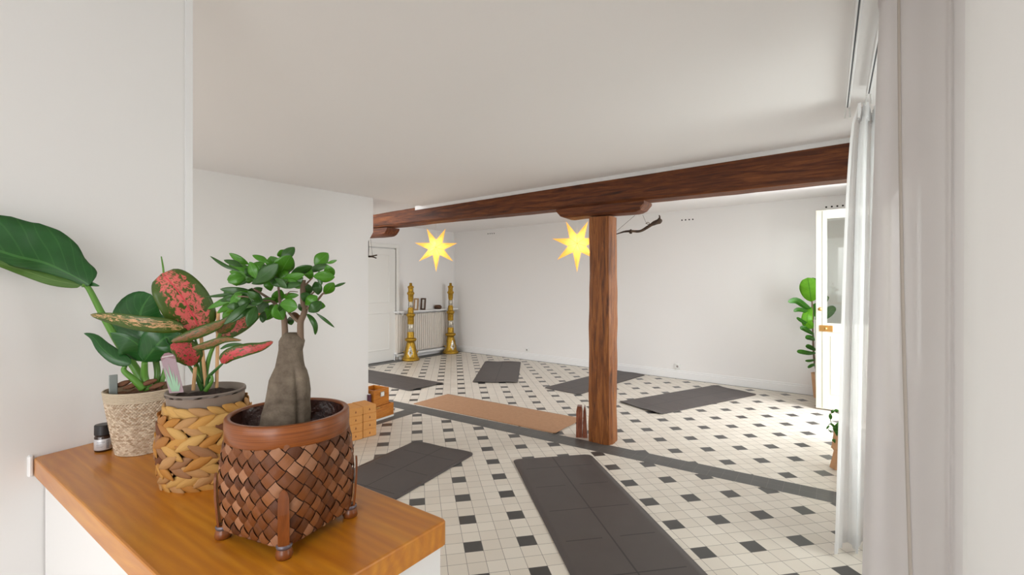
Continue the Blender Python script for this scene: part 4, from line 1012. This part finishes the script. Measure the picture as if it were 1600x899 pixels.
m.lathe([(.055, .022), (.062, .120), (.068, .150), (.070, zt), (.0715, zt+.001), (.0715, zt-.004), (.0715, zt+.001), (.0705, zt+.003), (.0675, zt+.002), (.066, zt-.01), (.064, .150), (.05, .12)], (wc.x, wc.y, ZT), 48, caps=False); m.build('inner_pot', taupe_m, r, smooth=True)
disc('soil', soil_m, r, wc, .067, ZT + .168, bump=.005)
Y1 = .99
for (x0, y0, x1, y1, yy) in ((322, 608, 310, 482, Y1-.01), (338.5, 606, 341, 487, Y1+.0), (302, 610, 305, 574, Y1-.03)):
    m = MB(); m.tube([W(x0, y0, yy), W(x1, y1, yy)], .0034, 8); m.build('bamboo_stake', stake_m, r)
# mauve plant tag, slightly tilted
m = MB(); T0, T1 = W(268, 616, Y1-.075), W(283, 609, Y1-.07); up = (W(258, 548, Y1-.055) - W(270, 612, Y1-.075)); ex = (T1-T0); nrm = ex.cross(up).normalized(); wtag = .0235
ex = Vector((.94, .34, 0)).normalized(); base_c = W(276, 614, Y1-.075); upv = (W(262, 556, Y1-.085) - base_c); hl = upv.length; upn = upv.normalized(); nrm = ex.cross(upn).normalized()
out = [(-.5, 0), (.5, 0), (.5, .98), (.42, 1.03), (.1, 1.08), (-.2, 1.06), (-.5, .95)]
def tp(u, v, o=0): return base_c + ex*(u*wtag) + upn*(v*hl) + nrm*o
vs = [tp(u, v, .0006) for u, v in out] + [tp(u, v, -.0006) for u, v in out]; k = len(out)
m.add(vs, [tuple(range(k)), tuple(range(2*k-1, k-1, -1))] + [(i, k+i, k+(i+1) % k, (i+1) % k) for i in range(k)]); tg_ = m.build('plant_tag', tag_m, r)
fo = .0011 if (Vector((0, 0, H)) - base_c).dot(nrm) > 0 else -.0011
m = MB(); m.add([tp(-.5, .86, fo), tp(-.1, .96, fo), (tp(.5, .90, fo)), tp(.5, .98, fo), tp(.42, 1.03, fo), tp(.1, 1.08, fo), tp(-.2, 1.06, fo), tp(-.5, .95, fo)], [(0, 1, 6, 7), (1, 2, 3, 4), (1, 4, 5, 6)]); m.build('dark_band', tag_dark_m, tg_)
m = MB()
for (u0, u1, tip_u, tip_v) in ((-.25, -.12, -.38, .72), (-.15, -.02, -.08, .78), (-.05, .06, .12, .60), (.02, .14, .32, .50), (-.3, -.2, -.46, .50), (.08, .2, .42, .30)):
    m.add([tp(u0, .04, fo), tp(u1, .04, fo), tp((u1+tip_u)/2+.04, tip_v*.55, fo), tp(tip_u, tip_v, fo), tp((u0+tip_u)/2-.04, tip_v*.55, fo)], [(0, 1, 2, 3, 4)])
m.build('leaf_print', tag_green_m, tg_)
m = MB()
for i in range(9): u = -.38 + i*.09; v0_ = .955 + .03*math.sin(u*2+.6); m.add([tp(u, v0_, fo*1.3), tp(u+.05, v0_+.004, fo*1.3), tp(u+.05, v0_+.035, fo*1.3), tp(u, v0_+.03, fo*1.3)], [(0, 1, 2, 3)])
m.build('lettering', paper_m, tg_)
# aglaonema stems and leaves
for pts, r0, r1 in (([(318, 610, Y1), (312, 585, Y1), (300, 555, Y1-.01), (288, 520, Y1-.02), (281, 503, Y1-.03)], .006, .0025), ([(320, 610, Y1), (322, 580, Y1), (330, 550, Y1), (345, 520, Y1)], .006, .003),
        ([(322, 608, Y1-.01), (326, 590, Y1-.01), (343, 573, Y1-.02), (350, 566, Y1-.02)], .0045, .0016), ([(316, 610, Y1-.01), (306, 588, Y1-.02), (296, 573, Y1-.02), (288, 566, Y1-.02)], .0045, .0016),
        ([(320, 610, Y1+.01), (318, 570, Y1+.01), (308, 540, Y1+.01)], .0055, .0025), ([(321, 611, Y1-.012), (331, 596, Y1-.012), (330, 585, Y1-.012)], .0050, .002), ([(318, 600, Y1-.004), (313, 560, Y1-.01), (305, 530, Y1-.02)], .004, .002)):
    stalk('leaf_stem', stem_m if r0 > .0045 else stem_dk_m, r, pts, r0, r1)
leaf('leaf', ag_pink, r, [(312, 516, Y1-.02), (303, 496, Y1-.03), (287, 468, Y1-.05), (267, 442, Y1-.06), (252, 428, Y1-.05)], 34, 34, shape=(.82, .34), cup=.10, tilt=-.1, nt=22, ns=12)
leaf('leaf', ag_cream, r, [(287, 513, Y1-.05), (262, 507, Y1-.07), (215, 502, Y1-.09), (170, 495, Y1-.09), (141, 492, Y1-.08)], 9, 16, shape=(.75, .7), cup=.2, tilt=.2, nt=22)
leaf('leaf', ag_red, r, [(346, 568, Y1-.03), (360, 556, Y1-.04), (385, 548, Y1-.04), (408, 543, Y1-.03), (427, 534, Y1-.02)], 9, 12, shape=(.62, .6), cup=.2, nt=20, wave=.08)
leaf('leaf', stem_dk_m, r, [(344, 546, Y1-.03), (356, 540, Y1-.03), (372, 538, Y1-.03), (386, 540, Y1-.03)], 3, 2.5)
leaf('leaf', ag_pink, r, [(338, 524, Y1), (360, 512, Y1+.02), (385, 500, Y1+.04), (410, 484, Y1+.05)], 16, 12, shape=(.7, .7), cup=.2, nt=18)
leaf('leaf', ag_brown, r, [(267, 534, Y1-.06), (290, 527, Y1-.05), (315, 518, Y1-.04), (340, 508, Y1-.04), (352, 500, Y1-.04)], 9, 9, shape=(.9, .7), cup=.25, nt=18)
leaf('leaf', ag_brown, r, [(300, 545, Y1-.05), (325, 538, Y1-.05), (350, 530, Y1-.05), (378, 532, Y1-.06)], 8, 5, shape=(.7, .8), cup=.3, nt=16)
leaf('leaf', ag_red, r, [(300, 572, Y1-.02), (296, 558, Y1-.03), (283, 545, Y1-.04), (266, 540, Y1-.05)], 20, 18, shape=(.9, .6), cup=.1, nt=16)
leaf('leaf', bonsai_m, r, [(324, 515, Y1+.01), (325, 500, Y1+.01), (326, 489, Y1+.01)], 5.5, 5.5)
leaf('leaf', ag_brown, r, [(340, 520, Y1-.02), (355, 505, Y1-.02), (368, 488, Y1-.01)], 12, 10, shape=(.8, .7), nt=12)

# --- square woven bamboo basket with the ginseng ficus
kc = v2((-.367, .779)); A21 = math.radians(21.0); r = thing('potted_bonsai', 'ginseng ficus bonsai in a square footed woven bamboo basket', 'potted plant', (kc.x, kc.y, ZT))
BH = .1850; BZ = .016
def brad(a, t):
    """outline of the basket: rounded square low down, circle at the rim"""
    b = a - A21 - PI/4; ca, sa = abs(math.cos(b)), abs(math.sin(b)); n_e = 5.0*(1-t)**1.3 + 2.0; s_ = .0755*(1-t) + .0895*t + .003*math.sin(PI*t)
    return s_/((ca**n_e + sa**n_e)**(1/n_e))
def bpt(u, v, o=0.0):       # u around in turns, v height 0..1
    a = 2*PI*u; rr = brad(a, v) + o; return Vector((kc.x + rr*math.cos(a), kc.y + rr*math.sin(a), ZT + BZ + v*(BH - BZ) ))
m = MB(); n = 64; vs = []; lv = [0, .06, .15, .3, .45, .6, .75, .9, 1.0]
for t in lv:
    for i in range(n): vs.append(bpt(i/n, t, -.0035))
for t in reversed(lv):
    for i in range(n): vs.append(bpt(i/n, t, -.006))
R_ = 2*len(lv); fs = [(a*n+i, a*n+(i+1) % n, (a+1)*n+(i+1) % n, (a+1)*n+i) for a in range(R_-1) for i in range(n)]; fs.append(tuple(range(n))[::-1]); m.add(vs, fs); bk = m.build('basket_wall', core_m, r, smooth=True)
m = MB(); NU = 24; NV = 13; rng = random.Random(11); woods = [(.085, .022, .005), (.14, .038, .007), (.20, .058, .012), (.32, .115, .036), (.50, .24, .125), (.22, .060, .009)]
for j in range(-1, NV+1):
    for i in range(NU):
        uc = (i + .5*(j % 2))/NU; vc = (j + .5)/NV; hu = .5/NU; hv = 1.0/NV
        if vc - hv < -.16 or vc > 1.05: continue
        d = j % 2; dye = mixc(woods[rng.randrange(6)], woods[3 if d else 1], .25)
        # diamond cell, domed; strips of one direction are the longer ones
        g = 4; vs = []; uv = []
        for p in range(g+1):
            for q in range(g+1):
                s_, t_ = (p/g*2-1), (q/g*2-1)
                su, sv = (s_ + t_)/2, (t_ - s_)/2
                k1, k2 = (.86, 1.04) if d else (1.04, .86)
                e1, e2 = s_*k1, t_*k2
                uu = uc + hu*(e1+e2)/2*.985; vv = vc + hv*(e2-e1)/2*.985; vv_c = max(0.0, min(1.0, vv))
                dome = .0004 + .0019*(1 - (t_ if d else s_)**2) + .0005*(1-(s_ if d else t_)**2)
                vs.append(bpt(uu, vv_c, -.0030 + dome)); uv.append(((t_ if not d else s_)*10 + i*3, (s_ if not d else t_)*.6 + j))
        k = g+1; m.add(vs, [(a*k+b, (a+1)*k+b, (a+1)*k+b+1, a*k+b+1) for a in range(g) for b in range(g)], uv, dye)
m.build('woven_strips', weave_m, bk, smooth=True)
# rim band
m = MB(); vs = []; uv = []; n = 72
for k_, (o, z) in enumerate(((.0015, -.034), (.0035, -.032), (.0040, -.016), (.0035, -.002), (.0015, 0), (-.0045, 0), (-.0055, -.002), (-.0055, -.034))):
    for i in range(n+1):
        a = 2*PI*i/n; rr = brad(a, 1.0) + o; vs.append((kc.x + rr*math.cos(a), kc.y + rr*math.sin(a), ZT + BH + .006 + z)); uv.append((i/n, k_/7.0))
K = n+1; m.add(vs, [(a*K+i, a*K+i+1, (a+1)*K+i+1, (a+1)*K+i) for a in range(7) for i in range(n)], uv); m.build('rim_band', rim_m, r, smooth=True)
m = MB(); a0 = math.radians(248)
# four feet: a flat strap on the corner ending in a small foot
for q in range(4):
    a = A21 + q*PI/2; rad = Vector((math.cos(a), math.sin(a), 0)); tg = Vector((-rad.y, rad.x, 0)); m = MB(); vs = []
    rows2 = [(0.0, .0072), (.10, .0078), (.3, .0078), (.44, .0072), (.49, .0050), (.515, .0012)]
    for t, w in rows2:
        rr = brad(a, t) + .0015; z = ZT + BZ + t*(BH-BZ)
        for s_, o in ((-1, 0), (1, 0), (1, .003), (-1, .003)): p = kc + rad*(rr + o) + tg*(s_*w); vs.append((p.x, p.y, z))
    fs = [(a_*4+i, a_*4+(i+1) % 4, (a_+1)*4+(i+1) % 4, (a_+1)*4+i) for a_ in range(5) for i in range(4)] + [(0, 3, 2, 1), (20, 21, 22, 23)]
    m.add(vs, fs); st = m.build('corner_strap', strap_m, r)
    m = MB(); p = kc + rad*(brad(a, 0) - .002); m.lathe([(0, 0), (.0105, 0), (.0125, .004), (.0115, .010), (.0095, .015), (.0095, .020), (0, .020)], (p.x, p.y, ZT+.0003), 14, caps=False); m.build('foot', strap_m, st, smooth=True)
    m = MB(); m.lathe([(.0100, .0145), (.0112, .0165), (.0112, .0185), (.0100, .0205)], (p.x, p.y, ZT), 14, caps=False); m.build('wire_binding', plain('grey_binding', (.14, .12, .14), .4, .5), st, smooth=True)
# liner and soil
m = MB(); n = 64; vs = []
for k_, (o, t) in enumerate(((-.0065, .995), (-.008, .93), (-.013, .80), (-.02, .66))):
    for i in range(n):
        a = 2*PI*i/n; rr = brad(a, t) + o + .0022*noise.noise(Vector((math.cos(a)*9, math.sin(a)*9, t*9))); vs.append((kc.x + rr*math.cos(a), kc.y + rr*math.sin(a), ZT + BZ + t*(BH-BZ) + .004))
m.add(vs, [(a_*n+i, a_*n+(i+1) % n, (a_+1)*n+(i+1) % n, (a_+1)*n+i) for a_ in range(3) for i in range(n)]); m.build('plastic_liner', liner_m, r, smooth=True)
disc('soil', soil_m, r, kc, .079, ZT + .130, bump=.008)
rng = random.Random(2)
for i in range(16):  # white beads put in as the highlights of the crinkled liner
    a = rng.uniform(.2, 6.2); rr = rng.uniform(.05, .075); m = MB(); q = Vector((kc.x + rr*math.cos(a), kc.y + rr*math.sin(a), ZT + .139)); m.lathe([(0, -.0016), (.0016, 0), (0, .0016)], q, 6, caps=False); m.build('liner_glint', paper_m, r)
# trunk
tk = [(672, 398, 484), (662, 408, 483), (645, 411, 483.5), (627, 417, 483.5), (610, 419, 483.5), (593, 422.5, 482), (580, 428, 479), (573, 431.5, 476), (560, 434, 472.5), (547, 436.5, 472), (540, 436.5, 474), (533, 436.5, 475.5), (528, 439, 473), (522, 443, 467), (520, 446, 464)]
m = MB(); vs = []; n = 80; Yt = .785
for (y, x0, x1) in [(690, 396, 485)] + tk:
    a0 = W(x0, y, Yt); a1 = W(x1, y, Yt); c = (a0+a1)/2; hw2 = (a1-a0).length/2; t = (690-y)/170
    for i in range(n):
        a = 2*PI*i/n; rr = hw2; dep = .80
        ga = -PI/2 + .38 - .25*(t < .5)*0; fold = math.exp(-((a - (3*PI/2 + .78 + .5*max(0, .5-t) - .9*max(0, t-.5)))/.11)**2)*(1 if t < .62 else max(0, 1-(t-.62)*9))
        k_ = 1 - .20*fold + .05*(a > 3*PI/2 + .85)*(t < .6)*math.sin(min(1, (a-3*PI/2-.85)/.5)*PI) + .035*noise.noise(Vector((math.cos(a)*2, math.sin(a)*2, y*.05))) + (.06*noise.noise(Vector((math.cos(a)*5, math.sin(a)*5, y*.2))) if y < 575 else 0)
        vs.append((c.x + rr*k_*math.cos(a), c.y + rr*dep*k_*math.sin(a), a0.z))
R2 = len(tk)+1; m.add(vs, [(a_*n+i, a_*n+(i+1) % n, (a_+1)*n+(i+1) % n, (a_+1)*n+i) for a_ in range(R2-1) for i in range(n)] + [tuple((R2-1)*n+i for i in range(n))]); trunk = m.build('trunk', trunk_m, r, smooth=True)
def cc(x, y): return 330 + x/5.995, 380 + y/5.995
def br(pts, r0, r1):
    P_ = []
    for k, (x, y, dy) in enumerate(pts): px, py = cc(x, y); P_.append((px, py, Yt + dy))
    stalk('branch', twig_m, r, P_, r0, r1, 8, 4)
br([(690, 935, 0), (692, 870, 0), (690, 800, 0), (682, 700, 0), (660, 640, .005)], .0056, .0046)
br([(662, 645, .005), (600, 570, .01), (540, 520, .005), (480, 480, 0), (400, 430, -.01)], .0032, .0016)
br([(600, 575, .01), (560, 540, .0), (420, 540, -.02), (340, 505, -.03), (250, 500, -.03)], .0018, .001)
br([(838, 940, 0), (836, 860, 0), (838, 740, 0), (862, 680, 0), (880, 610, 0), (862, 560, 0), (858, 440, 0), (862, 345, 0)], .0058, .0044)
br([(832, 745, 0), (790, 715, 0), (730, 650, .005)], .0030, .0026)
br([(888, 620, 0), (940, 590, -.005), (1000, 530, -.01), (1040, 480, -.01), (1060, 465, -.01)], .0026, .0013)
br([(884, 530, 0), (940, 480, 0), (985, 430, .005), (1008, 350, .005)], .0018, .001)
br([(660, 640, .005), (640, 520, .015), (632, 430, .01), (620, 330, .005)], .0030, .0014)
br([(862, 420, 0), (905, 370, 0), (950, 325, 0)], .0018, .0012)
br([(700, 490, .01), (740, 455, .01), (812, 458, .01)], .0009, .0006)
LV = [(355,200,185,105,30,0),(300,225,135,165,26,1),(265,265,15,135,14,1),(400,275,185,210,38,0),(325,345,165,345,60,0),(400,275,480,185,50,0),(385,375,605,212,62,1),(630,330,735,135,78,0),(655,160,770,50,44,1),(690,130,650,70,40,0),
 (545,190,400,120,26,0),(600,260,560,135,60,0),(640,375,855,300,34,0),(645,405,825,385,28,1),(745,290,930,222,38,1),(930,345,880,235,42,0),(955,315,1140,318,48,0),(1085,205,1132,310,42,0),(970,215,1085,105,52,0),(1080,190,1170,163,12,0),(890,265,1080,212,30,1),
 (1000,485,975,372,46,1),(1055,480,1140,380,40,0),(1140,415,1250,375,11,1),(880,580,985,505,46,0),(910,645,1020,555,44,1),(890,500,900,392,42,1),(980,655,1140,780,12,1),(600,570,650,448,48,0),(598,570,512,712,54,0),(606,574,672,704,54,0),(640,575,792,602,56,0),
 (520,530,440,640,52,1),(360,440,108,432,30,1),(400,460,-10,500,16,1),(310,490,-5,605,28,0),(330,510,80,645,30,0),(350,560,140,745,32,1),(400,600,190,735,28,1),(420,590,350,765,42,1),(500,640,482,738,30,1),(385,420,300,525,34,1),(560,450,520,335,36,0),(645,500,805,488,24,0),
 (560,330,500,210,46,1),(250,330,330,250,30,0),(425,335,365,190,44,0),(700,335,650,262,40,0),(735,690,750,762,26,1),(440,300,560,240,34,0),(700,300,720,200,40,0),(360,450,200,500,30,0),(300,540,150,650,26,0),(480,420,390,480,30,1),(780,400,850,340,24,1),(640,640,690,560,30,1),
 (430,560,300,600,30,0),(260,480,100,540,26,1),(380,500,230,590,26,1),(480,350,430,250,34,0),(820,570,870,640,26,1)]
rng = random.Random(21)
for cx_, cy_, n_l, sp_r in ((330, 480, 9, 110), (420, 330, 5, 60), (560, 330, 6, 80), (700, 330, 3, 50), (480, 560, 4, 60), (1000, 250, 2, 40), (950, 560, 2, 35), (250, 560, 6, 90), (300, 300, 3, 60)):
    for q in range(n_l):
        bx, by = cx_ + rng.uniform(-.5, .5)*sp_r, cy_ + rng.uniform(-.4, .4)*sp_r; an = rng.uniform(PI*.65, PI*1.25) if cx_ < 450 else rng.uniform(0, 2*PI); ll = rng.uniform(110, 165)
        LV.append((bx, by, bx + ll*math.cos(an), by - ll*math.sin(an)*.8 + (40 if cx_ < 450 else 0), rng.uniform(22, 40), rng.random() < .5))
rng = random.Random(9)
for i, (bx, by, tx, ty, w, dk) in enumerate(LV):
    (x0, y0), (x1, y1) = cc(bx, by), cc(tx, ty); d0 = rng.uniform(-.035, .03); d1 = d0 + rng.uniform(-.018, .012); L_p = math.hypot(x1-x0, y1-y0)
    nx, ny = -(y1-y0)/L_p, (x1-x0)/L_p; bow = rng.uniform(-.06, .06)*L_p + (-.05*L_p if nx*0+ny < 0 else .05*L_p)*0
    mid = ((x0+x1)/2 + nx*bow, (y0+y1)/2 + ny*bow, Yt + (d0+d1)/2 - .004)
    ww = w/5.995*1.22; x1 += (x1-x0)*.10; y1 += (y1-y0)*.10
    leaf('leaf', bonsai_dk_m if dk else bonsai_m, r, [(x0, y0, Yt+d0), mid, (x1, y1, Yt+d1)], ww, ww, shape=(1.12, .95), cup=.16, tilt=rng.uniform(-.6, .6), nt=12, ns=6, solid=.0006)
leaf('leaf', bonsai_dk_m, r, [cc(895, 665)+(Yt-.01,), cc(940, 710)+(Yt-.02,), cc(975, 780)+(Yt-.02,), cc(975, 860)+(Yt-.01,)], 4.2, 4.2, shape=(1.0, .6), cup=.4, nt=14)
leaf('leaf', leaf_mat('dry_leaf', (.10, .035, .012), (.16, .07, .02), (.2, .12, .05)), r, [cc(760, 650)+(Yt+.01,), cc(800, 690)+(Yt+.01,), cc(850, 690)+(Yt,)], 5.5, 5, nt=10)

# --- little bottle of oil
bp = v2((-.982, 1.135)); r = thing('oil_bottle', 'tiny dark bottle with a black cap on the counter beside the jute pot', 'bottle', (bp.x, bp.y, ZT))
m = MB(); m.lathe([(0, 0), (.0155, 0), (.0170, .002), (.0170, .034), (.0155, .0375), (.012, .040), (.012, .044), (0, .044)], (bp.x, bp.y, ZT+.0003), 32, caps=False); m.build('glass_body', amber_m, r, smooth=True)
m = MB(); m.lathe([(.0145, .0395), (.0168, .0395), (.0172, .0405), (.0170, .0615), (.0160, .0630), (0, .0632)], (bp.x, bp.y, ZT), 40, caps=False); m.build('cap', black_m, r)
m = MB(); m.lathe([(.0172, .0048), (.0174, .0050), (.0174, .0305), (.0172, .0307)], (bp.x, bp.y, ZT), 40, caps=False); lb = m.build('paper_label', plain('silver_label', (.62, .62, .64), .35, .2), r, smooth=True)
m = MB(); fa = math.atan2(-bp.y, -bp.x)
for (a0, a1, z0_, z1_) in [(.30, .62, .008 + i*.0026, .0093 + i*.0026) for i in range(8)] + [(-.75, .15, .0235, .0245), (-.75, .05, .0200, .0206), (-.8, -.1, .012, .0126), (-.8, 0, .0150, .0156), (-.8, -.2, .0175, .0181)]:
    n = 4; vs = []
    for k in range(n+1):
        a = fa + a0 + (a1-a0)*k/n
        for z in (z0_, z1_): vs.append((bp.x + .0177*math.cos(a), bp.y + .0177*math.sin(a), ZT + z))
    m.add(vs, [(2*k, 2*k+2, 2*k+3, 2*k+1) for k in range(n)])
m.build('printed_lines', label_ink, lb)

# ------------------------------------------------------------------ fiddle leaf fig behind the door leaf
fb = v2((3.90, 5.98)); r = thing('potted_fiddle_leaf_fig', 'bright green fiddle leaf plant in the far corner behind the open door', 'potted plant', (fb.x, fb.y, 0))
m = MB(); m.lathe([(0, 0), (.085, 0), (.09, .01), (.115, .30), (.118, .31), (.108, .31), (.10, .27), (0, .27)], (fb.x+.035, fb.y+.02, 0.0005), 28, caps=False); m.build('terracotta_pot', tan_m, r, smooth=True)
Yf = 5.85
stalk('trunk', twig_m, r, [(1281, 600, 6.0), (1272, 560, 5.9), (1270, 500, Yf), (1268, 460, Yf), (1266, 448, Yf)], .014, .008)
def fl_(mat, pts, w): leaf('leaf', mat, r, [(x, y, Yf + d) for x, y, d in pts], w, w, shape=(1.15, .5), cup=.15, tilt=.1, nt=14, ns=8, wave=.12, solid=.002)
fl_(fig_lt_m, [(1268, 472, 0), (1266, 459, -.05), (1264, 446, -.06), (1262, 434, -.03)], 14)
fl_(fig_m, [(1276, 468, .02), (1273, 455, .0), (1270, 434, -.02)], 8)
fl_(fig_m, [(1268, 485, 0), (1257, 478, -.1), (1244, 470, -.15), (1231, 472, -.16)], 5)
fl_(fig_m, [(1268, 492, 0), (1257, 486, -.1), (1247, 484, -.15), (1240, 487, -.16)], 3.4)
fl_(fig_lt_m, [(1268, 480, 0), (1262, 492, -.1), (1262, 505, -.12), (1272, 512, -.08)], 8)
fl_(fig_m, [(1272, 512, 0), (1262, 507, -.1), (1250, 500, -.15), (1245, 496, -.16)], 2.6)
fl_(fig_m, [(1272, 524, 0), (1262, 517, -.1), (1255, 513, -.12), (1250, 514, -.12)], 4)
fl_(fig_m, [(1274, 532, 0), (1266, 528, -.08), (1258, 527, -.1)], 4)
fl_(fig_m, [(1275, 552, 0), (1264, 552, -.1), (1252, 550, -.14), (1245, 549, -.15)], 3.6)
fl_(fig_m, [(1275, 548, 0), (1266, 543, -.08), (1259, 540, -.1)], 3.6)
fl_(fig_m, [(1275, 562, 0), (1266, 564, -.08), (1258, 564, -.1)], 2)
fl_(fig_m, [(1276, 570, 0), (1269, 571, -.08), (1262, 575, -.1)], 2.4)
fl_(fig_m, [(1282, 500, .05), (1292, 492, .08), (1299, 484, .1), (1306, 481, .1)], 6.5)
fl_(fig_m, [(1282, 475, .05), (1288, 470, .08), (1294, 463, .1)], 4)
fl_(fig_m, [(1272, 500, .05), (1275, 488, .05), (1274, 474, .05)], 6)
stalk('support_cord', white_plastic_m, r, [(1273, 495, 5.75), (1272, 520, 5.74), (1275, 540, 5.74), (1274, 580, 5.74), (1276, 615, 5.76)], .004, .004)

# ------------------------------------------------------------------ small plant in a tan wrapped pot by the curtain
sp = v2((2.588, 3.71)); r = thing('potted_trailing_plant', 'small trailing plant in a waisted tan pot half hidden by the curtain', 'potted plant', (sp.x, sp.y, 0))
m = MB(); m.lathe([(0, 0), (.078, 0), (.080, .008), (.066, .07), (.052, .135), (.058, .145), (.072, .158), (.066, .175), (.060, .22), (.050, .31), (.048, .33), (.040, .33), (.040, .25), (0, .25)], (sp.x, sp.y, .0005), 9, caps=False); m.build('tan_pot', tan_m, r)
Ys = 3.69
for pts in ([(1306, 668, Ys), (1300, 664, Ys-.03), (1297.5, 655, Ys-.03), (1299, 646, Ys-.03), (1306, 642, Ys)], [(1306, 668, Ys), (1299, 662, Ys-.03), (1293, 668, Ys-.05), (1297, 674, Ys-.05)], [(1308, 665, Ys), (1312, 655, Ys), (1316, 650, Ys)]):
    stalk('stem', stem_dk_m, r, pts, .003, .002)
for (a, b, w) in (((1298, 656), (1297, 646), 2.4), ((1299, 646), (1304, 641), 2.2), ((1304, 643), (1311, 643), 2.6), ((1305, 668), (1296, 662), 1.8), ((1305, 670), (1300, 664), 2.2), ((1306, 672), (1311, 660), 3), ((1306, 676), (1302, 666), 2.6), ((1308, 678), (1314, 668), 3), ((1296, 666), (1291, 671), 1.4), ((1296, 673), (1299, 677), 1.4), ((1306, 672), (1308, 682), 2.4), ((1302, 688), (1305, 693), 1.8), ((1300, 689), (1306, 688), 1.6)):
    leaf('leaf', fig_m, r, [a + (Ys-.05,), ((a[0]+b[0])/2, (a[1]+b[1])/2 - .8, Ys-.06), b + (Ys-.05,)], w, w, nt=8, ns=4, solid=.001)
